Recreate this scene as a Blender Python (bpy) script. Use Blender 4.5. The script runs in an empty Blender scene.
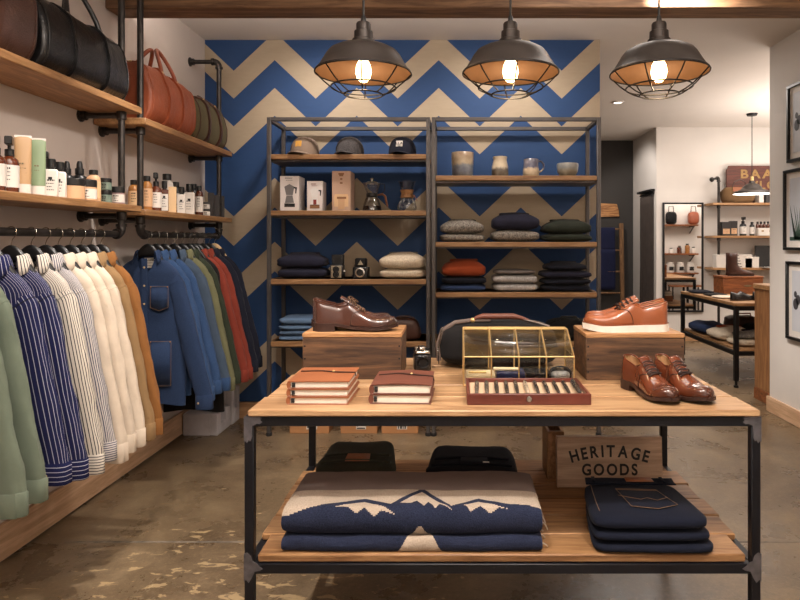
import bpy, math, random
from mathutils import Vector, Matrix, noise
random.seed(7)
S = bpy.context.scene
COL = S.collection
PI = math.pi
F, CX, CY, H = 622.0, 455.0, 241.0, 1.35       # focal length in pixels, principal point, eye height

# ------------------------------------------------------------------ camera, world, lights, exposure
cam = bpy.data.objects.new('camera', bpy.data.cameras.new('camera'))
COL.objects.link(cam)
cam.location = (0, 0, H)
cam.rotation_euler = (PI/2, 0, 0)
cam.data.sensor_width = 36
cam.data.lens = 36*F/800
cam.data.shift_x = (400-CX)/800
cam.data.shift_y = (CY-300)/800
cam.data.clip_start = 0.05
S.camera = cam
w = bpy.data.worlds.new('world'); S.world = w
w.use_nodes = True
w.node_tree.nodes['Background'].inputs[0].default_value = (1.0, .93, .85, 1)
w.node_tree.nodes['Background'].inputs[1].default_value = 0.05
S.view_settings.view_transform = 'Standard'
S.view_settings.look = 'None'
S.view_settings.exposure = 0.1
S.view_settings.gamma = 1.0
S.view_settings.use_curve_mapping = False

WARM = (1.0, .91, .83)
def lamp_spot(x, y, z, tx, ty, tz, power, angle=70, blend=.6, size=.06, col=WARM):
    l = bpy.data.lights.new('ceiling_spot', 'SPOT')
    l.energy = power; l.spot_size = math.radians(angle); l.spot_blend = blend
    l.shadow_soft_size = size; l.color = col
    o = bpy.data.objects.new('ceiling_spot', l); COL.objects.link(o)
    o.location = (x, y, z)
    o.rotation_euler = (Vector((tx, ty, tz))-Vector((x, y, z))).to_track_quat('-Z', 'Y').to_euler()
    return o
def lamp_area(x, y, z, sx, sy, power, col=WARM):
    l = bpy.data.lights.new('area_fill', 'AREA')
    l.shape = 'RECTANGLE'; l.size = sx; l.size_y = sy; l.energy = power; l.color = col
    o = bpy.data.objects.new('area_fill', l); COL.objects.link(o)
    o.location = (x, y, z)
    return o
# spots over the display table
lamp_spot(-.45, 1.0, 2.8, .1, 2.2, .85, 92, 62)
lamp_spot(.75, 1.0, 2.8, .5, 2.1, .85, 82, 66)
# spots washing the chevron wall and the racks
lamp_spot(-.9, 3.95, 2.83, -.9, 4.75, 1.75, 40, 115, .9)
lamp_spot(.35, 3.95, 2.83, .4, 4.75, 1.75, 40, 115, .9)
o_ = lamp_area(-.3, 3.62, 2.70, 3.0, .06, 12); o_.name = 'hidden_beam_fill'; o_.rotation_euler = (PI-.7, 0, 0)  # added area light hidden by the beam, brightens the ceiling
# spots towards the hanging rail on the left
lamp_spot(.2, 1.3, 2.8, -1.75, 2.5, 1.2, 36, 65)
lamp_spot(-1.12, 1.7, 2.82, -1.42, 2.2, 0, 105, 85, .6, .025)
lamp_spot(-1.1, 2.95, 2.82, -1.42, 3.3, 0, 85, 80, .6, .025)
lamp_spot(.35, 2.6, 2.8, -1.75, 3.6, 1.2, 40, 65)
# general soft fill from added area lights, not real ceiling fixtures
lamp_area(.2, .2, 2.86, 2.4, 1.4, 11)
lamp_area(.9, 3.0, 2.86, 1.0, .5, 7)
# added fill: unseen areas aimed up at the ceiling, one behind the camera
def lamp_up(x, y, z, sx, sy, power):
    o = lamp_area(x, y, z, sx, sy, power); o.name = 'ceiling_fill'; o.rotation_euler = (PI, 0, 0)
lamp_up(.3, .5, 2.35, 2.4, 1.0, 90)
lamp_up(4.4, 6.4, 1.7, 1.6, 1.2, 70)
lamp_spot(1.7, 8.2, 2.8, 2.75, 8.95, 1.7, 55, 80)  # added spot to brighten the side wall of the fitting room
o_ = lamp_area(.3, -1.2, 1.6, 2.6, 1.6, 5, (1.0, .95, .9)); o_.name = 'front_fill'; o_.rotation_euler = (PI/2, 0, 0)  # added soft fill on front faces, no window stands here
# back room
lamp_area(1.8, 6.3, 2.86, .9, .9, 34)
lamp_area(3.9, 6.7, 2.86, 1.6, 1.2, 38)
lamp_spot(1.0, 3.2, 2.83, 2.6, 4.5, 1.5, 330, 56, .8)  # extra spot added to lift the right wall with the prints

# ------------------------------------------------------------------ helpers
def X(px, D): return (px-CX)*D/F
def Z(py, D): return H+(CY-py)*D/F
def lin(c): return c/12.92 if c <= .04045 else ((c+.055)/1.055)**2.4
def rgb(r, g, b): return (lin(r/255), lin(g/255), lin(b/255), 1)

class MB:
    def __init__(s): s.v = []; s.f = []; s.m = []; s.mi = 0; s.M = None; s.uv = None
    def add(s, vs, fs):
        n = len(s.v)
        if s.M is not None: vs = [s.M @ Vector(p) for p in vs]
        s.v += [tuple(p) for p in vs]
        s.f += [tuple(i+n for i in f) for f in fs]
        s.m += [s.mi]*len(fs)
        return s
    def box(s, x0, x1, y0, y1, z0, z1, b=.0, M=None):
        c = Vector(((x0+x1)/2, (y0+y1)/2, (z0+z1)/2))
        h = [abs(x1-x0)/2, abs(y1-y0)/2, abs(z1-z0)/2]
        b = min(b, min(h)*.9)
        vs, idx = [], {}
        sg = [(a, d, e) for a in (-1, 1) for d in (-1, 1) for e in (-1, 1)]
        fs = []
        if b <= 0:
            for q in sg: idx[q] = len(vs); vs.append(Vector((q[0]*h[0], q[1]*h[1], q[2]*h[2])))
            for ax in range(3):
                for sn in (-1, 1):
                    fs.append([idx[q] for q in _ring(ax, sn)])
        else:
            for q in sg:
                for ax in range(3):
                    idx[(q, ax)] = len(vs)
                    vs.append(Vector([q[k]*(h[k] if k == ax else h[k]-b) for k in range(3)]))
            for ax in range(3):
                for sn in (-1, 1):
                    fs.append([idx[(q, ax)] for q in _ring(ax, sn)])
            for a in range(3):
                o1, o2 = [k for k in range(3) if k != a]
                for s1 in (-1, 1):
                    for s2 in (-1, 1):
                        qa = [0]*3; qb = [0]*3
                        qa[a] = -1; qb[a] = 1; qa[o1] = qb[o1] = s1; qa[o2] = qb[o2] = s2
                        qa, qb = tuple(qa), tuple(qb)
                        fs.append([idx[(qa, o1)], idx[(qb, o1)], idx[(qb, o2)], idx[(qa, o2)]])
            for q in sg: fs.append([idx[(q, 0)], idx[(q, 1)], idx[(q, 2)]])
        out = []
        for f in fs:
            p = [vs[i] for i in f]
            n = (p[1]-p[0]).cross(p[2]-p[0])
            m = sum(p, Vector())/len(p)
            out.append(f if n.dot(m) > 0 else f[::-1])
        vs = [p+c for p in vs]
        if M is not None: vs = [M @ p for p in vs]
        return s.add(vs, out)
    def surf(s, rows, cu=False, cv=False, cap=False):
        nu, nv = len(rows), len(rows[0])
        vs = [p for r in rows for p in r]
        fs = []
        for i in range(nu if cu else nu-1):
            for j in range(nv if cv else nv-1):
                a, b = i*nv+j, i*nv+(j+1) % nv
                c, d = ((i+1) % nu)*nv+(j+1) % nv, ((i+1) % nu)*nv+j
                fs.append((a, b, c, d))
        if cap:
            fs.append(tuple(range(nv))[::-1]); fs.append(tuple((nu-1)*nv+j for j in range(nv)))
        return s.add(vs, fs)
    def tube(s, pts, r, n=8, closed=False, flat=1.0):
        pts = [Vector(p) for p in pts]; k = len(pts); rows = []
        up = None
        for i, p in enumerate(pts):
            if closed: t = pts[(i+1) % k]-pts[i-1]
            else: t = pts[min(i+1, k-1)]-pts[max(i-1, 0)]
            t = t.normalized() if t.length > 1e-9 else Vector((0, 0, 1))
            if up is None:
                up = Vector((0, 0, 1)) if abs(t.z) < .9 else Vector((0, 1, 0))
            a = (up-t*up.dot(t)).normalized(); up = a; c = t.cross(a)
            rr = r[i] if isinstance(r, (list, tuple)) else r
            rows.append([p+a*rr*math.cos(2*PI*j/n)+c*rr*flat*math.sin(2*PI*j/n) for j in range(n)])
        return s.surf(rows, cu=closed, cv=True, cap=not closed)
    def lathe(s, prof, n=24, c=(0, 0, 0), M=None, sx=1, sy=1):
        rows = []
        for r, z in prof:
            r = max(r, 1e-5)
            row = [Vector((c[0]+sx*r*math.cos(2*PI*j/n), c[1]+sy*r*math.sin(2*PI*j/n), c[2]+z)) for j in range(n)]
            if M is not None: row = [M @ p for p in row]
            rows.append(row)
        return s.surf(rows, cv=True)
    def cyl(s, x, y, z0, z1, r, n=20, b=.0):
        b = min(b, r*.5, (z1-z0)*.4)
        pr = [(0, z0), (r-b, z0), (r, z0+b), (r, z1-b), (r-b, z1), (0, z1)] if b else [(0, z0), (r, z0), (r, z1), (0, z1)]
        return s.lathe(pr, n, (x, y, 0))
    def prism(s, poly, h, M):
        n = len(poly)
        vs = [M @ Vector((p[0], p[1], 0)) for p in poly]+[M @ Vector((p[0], p[1], h)) for p in poly]
        fs = [tuple(range(n))[::-1], tuple(range(n, 2*n))]+[(i, (i+1) % n, n+(i+1) % n, n+i) for i in range(n)]
        return s.add(vs, fs)
    def ell(s, c, r, n=16, m=10, e1=1.0, e2=1.0, fn=None):
        rows = []
        for i in range(m+1):
            a = -PI/2+PI*i/m
            ca, sa = pw(math.cos(a), e1), pw(math.sin(a), e1)
            row = []
            for j in range(n):
                t = 2*PI*j/n
                p = Vector((ca*pw(math.cos(t), e2), ca*pw(math.sin(t), e2), sa))
                if fn: p = fn(p)
                row.append(Vector((c[0]+p.x*r[0], c[1]+p.y*r[1], c[2]+p.z*r[2])))
            rows.append(row)
        return s.surf(rows, cv=True)
    def build(s, name, mats, parent=None, ang=40, solid=0):
        me = bpy.data.meshes.new(name)
        me.from_pydata(s.v, [], s.f)
        if not isinstance(mats, (list, tuple)): mats = [mats]
        for m in mats: me.materials.append(m)
        me.polygons.foreach_set('material_index', s.m)
        me.polygons.foreach_set('use_smooth', [True]*len(s.f))
        if s.uv:
            ul = me.uv_layers.new(name='UVMap')
            for lp in me.loops: ul.data[lp.index].uv = s.uv[lp.vertex_index]
        me.validate(); me.update()
        me.set_sharp_from_angle(angle=math.radians(ang))
        o = bpy.data.objects.new(name, me); COL.objects.link(o)
        if parent: o.parent = parent
        if solid:
            md = o.modifiers.new('thickness', 'SOLIDIFY'); md.thickness = solid; md.offset = -1
        return o
def pw(c, e): return math.copysign(abs(c)**e, c) if abs(c) > 1e-9 else 0.0
def _ring(ax, sn):
    o1, o2 = [k for k in range(3) if k != ax]
    out = []
    for a, b in ((-1, -1), (1, -1), (1, 1), (-1, 1)):
        q = [0]*3; q[ax] = sn; q[o1] = a; q[o2] = b
        out.append(tuple(q))
    return out
def lerpk(keys, u):
    if u <= keys[0][0]: return keys[0][1]
    for (a, x), (b, y) in zip(keys, keys[1:]):
        if u <= b:
            t = (u-a)/(b-a); t = t*t*(3-2*t)*.5+t*.5
            return x+(y-x)*t
    return keys[-1][1]
def ns(x, y, z, k=1.0): return noise.noise(Vector((x*k, y*k, z*k)))
def tag(o, label, cat, group=None, kind=None):
    o['label'] = label; o['category'] = cat
    if group: o['group'] = group
    if kind: o['kind'] = kind
    return o
def thing(name, label, cat, loc=(0, 0, 0), rz=0, group=None):
    o = bpy.data.objects.new(name, None); COL.objects.link(o)
    o.location = loc; o.rotation_euler = (0, 0, rz); o.empty_display_size = .05
    return tag(o, label, cat, group)
def struct(o, label, cat):
    return tag(o, label, cat, None, 'structure')
def at(o, loc, rz=0):
    o.location = loc; o.rotation_euler = (0, 0, rz); return o
_glyph = {}
def glyph(ch, ext):
    k = (ch, ext)
    if k not in _glyph:
        cu = bpy.data.curves.new('t', 'FONT'); cu.body = ch; cu.size = 1; cu.align_x = 'CENTER'; cu.extrude = ext; cu.offset = .028
        ob = bpy.data.objects.new('t', cu); COL.objects.link(ob)
        me = bpy.data.meshes.new_from_object(ob.evaluated_get(bpy.context.evaluated_depsgraph_get()))
        vs = [tuple(v.co) for v in me.vertices]; fs = [tuple(p.vertices) for p in me.polygons]
        bpy.data.objects.remove(ob); bpy.data.curves.remove(cu); bpy.data.meshes.remove(me)
        xs = [v[0] for v in vs] or [0]
        _glyph[k] = (vs, fs, max(xs)-min(xs), (max(xs)+min(xs))/2)
    return _glyph[k]
def text_line(mb, txt, size, M, gap=.12, ext=.02, sx=1.0, arc=None):
    """one line of lettering in the local xy plane of M, centred; arc = radius of an arch"""
    ws = [glyph(c, ext)[2] if c != ' ' else .3 for c in txt]
    tot = sum(ws)+gap*(len(txt)-1); x = -tot/2
    for c, wd in zip(txt, ws):
        if c != ' ':
            vs, fs, _, mid = glyph(c, ext)
            xc = (x+wd/2)*size*sx
            L = Matrix.Translation((xc, 0, 0))
            if arc:
                a = xc/arc
                L = Matrix.Translation((arc*math.sin(a), arc*math.cos(a)-arc, 0)) @ Matrix.Rotation(-a, 4, 'Z')
            T = M @ L @ Matrix.Diagonal((size*sx, size, size, 1)) @ Matrix.Translation((-mid, 0, 0))
            mb.add([T @ Vector(v) for v in vs], fs)
        x += wd+gap
FRONT = Matrix(((1, 0, 0, 0), (0, 0, -1, 0), (0, 1, 0, 0), (0, 0, 0, 1)))   # local xy plane -> xz plane facing -y
def front(x, y, z): return Matrix.Translation((x, y, z)) @ FRONT

# ------------------------------------------------------------------ materials
def newmat(name):
    m = bpy.data.materials.new(name); m.use_nodes = True
    nt = m.node_tree
    return m, nt, nt.nodes['Principled BSDF']
def N(nt, t, **kw):
    n = nt.nodes.new(t)
    for k, v in kw.items(): setattr(n, k, v)
    return n
def coords(nt, scale=(1, 1, 1), kind='Object', rot=(0, 0, 0)):
    tc = N(nt, 'ShaderNodeTexCoord'); mp = N(nt, 'ShaderNodeMapping')
    nt.links.new(tc.outputs[kind], mp.inputs[0])
    mp.inputs['Scale'].default_value = scale; mp.inputs['Rotation'].default_value = rot
    return mp.outputs[0]
def ntex(nt, vec, scale, detail=4, rough=.55, dist=0):
    n = N(nt, 'ShaderNodeTexNoise'); nt.links.new(vec, n.inputs['Vector'])
    n.inputs['Scale'].default_value = scale; n.inputs['Detail'].default_value = detail
    n.inputs['Roughness'].default_value = rough; n.inputs['Distortion'].default_value = dist
    return n.outputs['Fac']
def ramp(nt, fac, stops, interp='LINEAR'):
    r = N(nt, 'ShaderNodeValToRGB'); cr = r.color_ramp; cr.interpolation = interp
    while len(cr.elements) < len(stops): cr.elements.new(.5)
    for e, (p, c) in zip(cr.elements, stops): e.position = p; e.color = c
    nt.links.new(fac, r.inputs[0]); return r.outputs[0]
def mix(nt, fac, a, b, mode='MIX'):
    m = N(nt, 'ShaderNodeMix', data_type='RGBA', blend_type=mode)
    for i, v in ((0, fac), (6, a), (7, b)):
        if isinstance(v, (int, float, tuple)): m.inputs[i].default_value = v
        else: nt.links.new(v, m.inputs[i])
    return m.outputs[2]
def bump(nt, bs, h, strength=.3, dist=.01):
    b = N(nt, 'ShaderNodeBump'); b.inputs['Strength'].default_value = strength; b.inputs['Distance'].default_value = dist
    nt.links.new(h, b.inputs['Height']); nt.links.new(b.outputs[0], bs.inputs['Normal'])
def vary(c, k): return (min(1, c[0]*k), min(1, c[1]*k), min(1, c[2]*k), 1)
def plain(name, c, rough=.6, metal=0, var=.12, scale=8, bmp=0, bscale=120, coat=0, sheen=0, spec=.5):
    m, nt, bs = newmat(name)
    v = coords(nt)
    nt.links.new(ramp(nt, ntex(nt, v, scale), [(.3, vary(c, 1-var)), (.7, vary(c, 1+var))]), bs.inputs['Base Color'])
    bs.inputs['Roughness'].default_value = rough; bs.inputs['Metallic'].default_value = metal
    bs.inputs['Coat Weight'].default_value = coat; bs.inputs['Sheen Weight'].default_value = sheen
    bs.inputs['Specular IOR Level'].default_value = spec
    if bmp: bump(nt, bs, ntex(nt, v, bscale, 3), bmp, .004)
    return m
def wood(name, a, b, axis=0, rough=.5, scale=1.0, knots=True, island=.25, bmp=.12):
    m, nt, bs = newmat(name)
    sc = [9*scale]*3; sc[axis] = .8*scale
    geo = N(nt, 'ShaderNodeNewGeometry')
    tc = N(nt, 'ShaderNodeTexCoord')
    ad = N(nt, 'ShaderNodeVectorMath', operation='MULTIPLY_ADD')
    nt.links.new(geo.outputs['Random Per Island'], ad.inputs[0]); ad.inputs[1].default_value = (7, 5, 3)
    nt.links.new(tc.outputs['Object'], ad.inputs[2])
    mp = N(nt, 'ShaderNodeMapping'); mp.inputs['Scale'].default_value = sc
    nt.links.new(ad.outputs[0], mp.inputs[0]); v = mp.outputs[0]
    g = ntex(nt, v, 3.0, 6, .62, 1.2)
    fine = ntex(nt, v, 14, 4, .6, .3)
    c = ramp(nt, g, [(.3, vary(b, .85)), (.45, b), (.58, a), (.75, vary(a, 1.15))])
    c = mix(nt, .35, c, ramp(nt, fine, [(.35, vary(b, .8)), (.65, vary(a, 1.1))]))
    if knots:
        k = ntex(nt, v, .9, 3, .6, 2.5)
        c = mix(nt, ramp(nt, k, [(.62, (0, 0, 0, 1)), (.74, (.7, .7, .7, 1))]), c, vary(b, .45))
    if island:
        c = mix(nt, 1.0, c, ramp(nt, geo.outputs['Random Per Island'], [(0, (1-island,)*3+(1,)), (1, (1+island*.3,)*3+(1,))]), 'MULTIPLY')
    nt.links.new(c, bs.inputs['Base Color'])
    bs.inputs['Roughness'].default_value = rough
    if bmp: bump(nt, bs, fine, bmp, .004)
    return m
def leather(name, c, rough=.38, grain=.25, var=.3, coat=.0, toe=None, wrinkle=0):
    m, nt, bs = newmat(name)
    v = coords(nt)
    col = ramp(nt, ntex(nt, v, 9, 5), [(.25, vary(c, 1-var)), (.75, vary(c, 1+var))])
    if toe:       # darker dye burnished on the toe
        sx = N(nt, 'ShaderNodeSeparateXYZ'); nt.links.new(v, sx.inputs[0])
        col = mix(nt, ramp(nt, sx.outputs[0], [(toe[0], (0, 0, 0, 1)), (toe[1], (.8, .8, .8, 1))]), col, vary(c, .16))
    nt.links.new(col, bs.inputs['Base Color'])
    bs.inputs['Roughness'].default_value = rough; bs.inputs['Coat Weight'].default_value = coat; bs.inputs['Coat Roughness'].default_value = .12
    vo = N(nt, 'ShaderNodeTexVoronoi'); vo.inputs['Scale'].default_value = 150; nt.links.new(v, vo.inputs['Vector'])
    if grain and wrinkle:
        ad = N(nt, 'ShaderNodeMath', operation='MULTIPLY_ADD'); nt.links.new(ntex(nt, v, 9, 5, .55, .8), ad.inputs[0]); ad.inputs[1].default_value = 8; nt.links.new(vo.outputs['Distance'], ad.inputs[2])
        bump(nt, bs, ad.outputs[0], wrinkle, .004)
    elif grain: bump(nt, bs, vo.outputs['Distance'], grain, .002)
    return m
def fabric(name, c, weave=500, var=.15, bmp=.25, c2=None, fleck=0):
    m, nt, bs = newmat(name)
    v = coords(nt)
    col = ramp(nt, ntex(nt, v, 6, 5), [(.3, vary(c, 1-var)), (.7, vary(c, 1+var))])
    f = ntex(nt, v, weave, 2, .7)
    if c2: col = mix(nt, ramp(nt, f, [(.5-fleck, (0, 0, 0, 1)), (.5+fleck, (1, 1, 1, 1))]), col, c2)
    nt.links.new(col, bs.inputs['Base Color'])
    bs.inputs['Roughness'].default_value = .9; bs.inputs['Specular IOR Level'].default_value = .15
    bs.inputs['Sheen Weight'].default_value = .04
    bump(nt, bs, f, bmp, .003)
    return m
def stripes(name, base, line, freq, duty, axis=0):
    m, nt, bs = newmat(name)
    v = coords(nt, kind='UV'); sp = N(nt, 'ShaderNodeSeparateXYZ'); nt.links.new(v, sp.inputs[0])
    mu = N(nt, 'ShaderNodeMath', operation='MULTIPLY'); mu.inputs[1].default_value = freq
    nt.links.new(sp.outputs[axis], mu.inputs[0])
    fr = N(nt, 'ShaderNodeMath', operation='FRACT'); nt.links.new(mu.outputs[0], fr.inputs[0])
    lt = N(nt, 'ShaderNodeMath', operation='LESS_THAN'); lt.inputs[1].default_value = duty
    nt.links.new(fr.outputs[0], lt.inputs[0])
    nt.links.new(mix(nt, lt.outputs[0], base, line), bs.inputs['Base Color'])
    bs.inputs['Roughness'].default_value = .9; bs.inputs['Specular IOR Level'].default_value = .15
    bump(nt, bs, ntex(nt, v, 500, 2), .15, .002)
    return m
def glass(name, tint=(1, 1, 1, 1), base=.06):
    m, nt, bs = newmat(name); nt.nodes.remove(bs)
    out = nt.nodes['Material Output']
    tr = N(nt, 'ShaderNodeBsdfTransparent'); tr.inputs[0].default_value = tint
    gl = N(nt, 'ShaderNodeBsdfGlossy'); gl.inputs['Roughness'].default_value = .03
    fr = N(nt, 'ShaderNodeLayerWeight'); fr.inputs[0].default_value = .25
    ms = N(nt, 'ShaderNodeMixShader')
    mm = N(nt, 'ShaderNodeMath', operation='MULTIPLY_ADD'); mm.inputs[1].default_value = .6; mm.inputs[2].default_value = base
    nt.links.new(fr.outputs['Fresnel'], mm.inputs[0])
    nt.links.new(mm.outputs[0], ms.inputs[0]); nt.links.new(tr.outputs[0], ms.inputs[1]); nt.links.new(gl.outputs[0], ms.inputs[2])
    nt.links.new(ms.outputs[0], out.inputs[0]); return m
def emit(name, c, s):
    m, nt, bs = newmat(name)
    bs.inputs['Base Color'].default_value = c
    bs.inputs['Emission Color'].default_value = c; bs.inputs['Emission Strength'].default_value = s
    return m

black_metal = plain('black_metal', rgb(34, 33, 34), .45, .6, .2, 6, .1)
pipe_metal = plain('pipe_metal', rgb(66, 62, 60), .38, .75, .3, 14, .15, 60)
rack_metal = plain('rack_metal', rgb(92, 88, 87), .42, .6, .2, 5, .08)
frame_metal = plain('frame_metal', rgb(20, 21, 27), .4, .2, .25, 7, .08)
raw_steel = plain('raw_steel', rgb(122, 122, 130), .4, .8, .35, 25, .25, 60)
shade_metal = plain('shade_metal', rgb(62, 56, 53), .42, .6, .15, 6, .05)
shade_inner = plain('shade_inner', rgb(104, 74, 50), .5, .3, .2, 8)
chrome = plain('chrome', rgb(200, 198, 192), .22, 1, .1)
brass = plain('brass', rgb(216, 184, 128), .35, .7, .12, 10)
shelf_wood = wood('shelf_wood', rgb(176, 132, 88), rgb(138, 98, 60), 1, .5)
rack_wood = wood('rack_wood', rgb(182, 140, 96), rgb(148, 106, 68), 0, .5)
table_wood = wood('table_wood', rgb(204, 166, 124), rgb(170, 128, 90), 0, .42, .8, True, .22)
lowshelf_wood = wood('lowshelf_wood', rgb(190, 144, 98), rgb(144, 100, 62), 0, .5, .9, True, .35)
crate_wood = wood('crate_wood', rgb(120, 86, 58), rgb(56, 38, 27), 0, .6, .6, True, .3, .3)
crate_top = wood('crate_top', rgb(188, 142, 96), rgb(142, 98, 60), 0, .55, 1, True, .1)
beam_wood = wood('beam_wood', rgb(140, 106, 76), rgb(98, 70, 48), 0, .65, .7)
pale_wood = wood('pale_wood', rgb(226, 190, 156), rgb(200, 160, 124), 1, .5, .6, False, .1)
sign_wood = wood('sign_wood', rgb(196, 168, 144), rgb(170, 142, 118), 0, .6, .8, False, .0)
box_wood = wood('box_wood', rgb(160, 98, 56), rgb(112, 64, 36), 0, .5, 1, True, .1)
ladder_wood = wood('ladder_wood', rgb(150, 112, 74), rgb(108, 76, 48), 2, .6)
tray_wood = plain('tray_wood', rgb(98, 46, 36), .35, 0, .2, 12, 0, 100, .2)
white_paint = plain('white_paint', rgb(222, 216, 210), .7, 0, .03, 3, .05, 80)
ceiling_paint = plain('ceiling_paint', rgb(228, 220, 212), .85, 0, .02, 3, .04, 60)
dark_paint = plain('dark_paint', rgb(62, 59, 57), .75, 0, .06, 3)
off_white = plain('off_white', rgb(218, 211, 203), .55, 0, .04)
paper = plain('paper', rgb(232, 222, 208), .8, 0, .05, 40)
ink = plain('ink', rgb(24, 22, 22), .7)
black_plastic = plain('black_plastic', rgb(20, 20, 21), .35)
rubber = plain('rubber', rgb(26, 24, 24), .7)
carton = plain('carton', rgb(172, 122, 78), .8, 0, .08, 6)
amber_glass = plain('amber_glass', rgb(84, 38, 18), .12, 0, .2, 8, 0, 100, .6)
honey_glass = plain('honey_glass', rgb(158, 104, 52), .15, 0, .15, 8, 0, 100, .5)
clear_glass = glass('clear_glass', (.97, .98, .97, 1), .12)
case_glass = glass('case_glass', (.98, .99, .98, 1), .012)
bulb_glow = emit('bulb_glow', (1, .70, .36, 1), 9)
lamp_white = emit('lamp_white', (1, .93, .84, 1), 3)
cream_ceramic = plain('cream_ceramic', rgb(214, 196, 168), .35, 0, .08)
# ------------------------------------------------------------------ the setting
XL, YB, XE, XR, YR, YF, ZC = -1.91, 4.75, 1.107, 2.5, 4.94, 8.4, 2.885
def concrete():
    m, nt, bs = newmat('concrete')
    v = coords(nt)
    big = ntex(nt, v, 1.1, 6, .6, .6); mid = ntex(nt, v, 3.2, 10, .68, .25); fine = ntex(nt, v, 55, 6, .75)
    c = ramp(nt, big, [(.32, rgb(84, 67, 50)), (.5, rgb(114, 96, 73)), (.68, rgb(142, 122, 94))])
    c = mix(nt, .55, c, ramp(nt, mid, [(.3, rgb(72, 57, 43)), (.5, rgb(108, 90, 69)), (.7, rgb(154, 133, 104))]))
    c = mix(nt, ramp(nt, fine, [(.5, (0, 0, 0, 1)), (.8, (.45, .45, .45, 1))]), c, rgb(176, 158, 130))
    grit = ntex(nt, v, 24, 12, .8, .2)
    c = mix(nt, .55, c, mix(nt, 1.0, c, ramp(nt, grit, [(.3, (.55, .52, .5, 1)), (.5, (1, 1, 1, 1)), (.7, (1.25, 1.22, 1.18, 1))]), 'MULTIPLY'))
    # worn pale flakes where an old coat still sticks
    v2 = coords(nt, (1.0, 2.2, 1))
    fl = ntex(nt, v2, 9, 7, .62, .6)
    ds = N(nt, 'ShaderNodeVectorMath', operation='DISTANCE'); nt.links.new(v, ds.inputs[0]); ds.inputs[1].default_value = (-.85, 2.3, 0)
    mu = N(nt, 'ShaderNodeMath', operation='MULTIPLY_ADD'); nt.links.new(ds.outputs['Value'], mu.inputs[0]); mu.inputs[1].default_value = -.11; nt.links.new(fl, mu.inputs[2])
    c = mix(nt, ramp(nt, mu.outputs[0], [(.545, (0, 0, 0, 1)), (.555, (.8, .8, .8, 1))]), c, rgb(190, 164, 124))
    nt.links.new(c, bs.inputs['Base Color'])
    nt.links.new(ramp(nt, mid, [(.3, (.2, .2, .2, 1)), (.7, (.42, .42, .42, 1))]), bs.inputs['Roughness'])
    bump(nt, bs, grit, .2, .006)
    return m
def chevron():
    m, nt, bs = newmat('chevron_paint')
    tc = N(nt, 'ShaderNodeTexCoord'); sp = N(nt, 'ShaderNodeSeparateXYZ'); nt.links.new(tc.outputs['Object'], sp.inputs[0])
    def ma(op, a, b):
        n = N(nt, 'ShaderNodeMath', operation=op)
        for i, q in enumerate((a, b)):
            if q is None: continue
            if isinstance(q, (int, float)): n.inputs[i].default_value = q
            else: nt.links.new(q, n.inputs[i])
        return n.outputs[0]
    P, A, x0 = 82*YB/F, 38.5*YB/F, X(233.7, YB)
    t = ma('FRACT', ma('ADD', ma('DIVIDE', ma('SUBTRACT', sp.outputs[0], x0), P), 20.0), None)
    tri = ma('MULTIPLY', ma('SUBTRACT', 1.0, ma('ABSOLUTE', ma('SUBTRACT', ma('MULTIPLY', t, 2.0), 1.0), None)), A)
    q = ma('DIVIDE', ma('SUBTRACT', sp.outputs[2], tri), 3.2)
    blue, tan = rgb(33, 68, 116), rgb(174, 157, 134)
    st = [(0, blue)]
    for lo, hi in ((400, 372), (310, 281), (246, 218), (155, 128), (99.5, 72)):
        st += [(Z(lo, YB)/3.2, tan), (Z(hi, YB)/3.2, blue)]
    c = ramp(nt, q, st, 'CONSTANT')
    c = mix(nt, .25, c, mix(nt, 1.0, c, ramp(nt, ntex(nt, coords(nt, (2, 1, 9)), 6, 6), [(.3, (.8, .8, .8, 1)), (.7, (1.1, 1.1, 1.1, 1))]), 'MULTIPLY'))
    nt.links.new(c, bs.inputs['Base Color']); bs.inputs['Roughness'].default_value = .7
    return m
M1 = MB()
struct(MB().box(-2.2, 6.2, -1.4, 9.7, -.1, 0).build('floor', concrete()), 'worn brown polished concrete floor with pale flakes', 'floor')
jm = plain('joint_filler', rgb(116, 106, 94), .7, 0, .45, 22)
struct(MB().box(XL+.16, XE+1.2, 2.79-.007, 2.79+.007, 0, .0008).build('trim_1', jm), 'pale filled joint line running across the concrete floor', 'floor joint')
struct(MB().box(-2.2, 6.2, -1.4, 9.7, ZC, ZC+.1).build('ceiling', ceiling_paint), 'plain off-white ceiling', 'ceiling')
wall_left_paint = plain('wall_left_paint', rgb(206, 194, 186), .75, 0, .03, 3, .04, 70)
struct(MB().box(XL-.12, XL, -1.4, YB+.14, 0, ZC).build('wall_left', wall_left_paint), 'plain off-white side wall behind the pipe shelves', 'wall')
struct(MB().box(XL, XE, YB, YB+.14, 0, ZC).build('wall_back', [chevron()]), 'partition wall painted with blue and tan chevrons', 'wall')
struct(MB().box(XR, XR+.12, -1.4, YR, 0, ZC).build('wall_right', white_paint), 'white side wall hung with black framed prints', 'wall')
struct(MB().box(XR+.12, 6, YR-.12, YR, 0, ZC).build('wall_alcove', white_paint), 'white wall turning into the back room', 'wall')
struct(MB().box(2.72, 6, YF, YF+.12, 0, ZC).build('wall_far', white_paint), 'white far wall of the back room', 'wall')
struct(MB().box(6, 6.12, YR-.12, YF+.12, 0, ZC).build('wall_east', white_paint), 'white end wall of the back room', 'wall')
struct(MB().box(-2.2, 2.84, 9.5, 9.62, 0, ZC).build('wall_dark', dark_paint), 'charcoal painted wall at the end of the passage', 'wall')
struct(MB().box(-2.2, 6.2, -1.4, -1.28, 0, ZC).build('wall_front', white_paint), 'white wall at the front of the shop', 'wall')
struct(MB().box(-2.03, -1.91, YB+.14, 9.5, 0, ZC).build('wall_passage', white_paint), 'white wall of the passage', 'wall')
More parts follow.
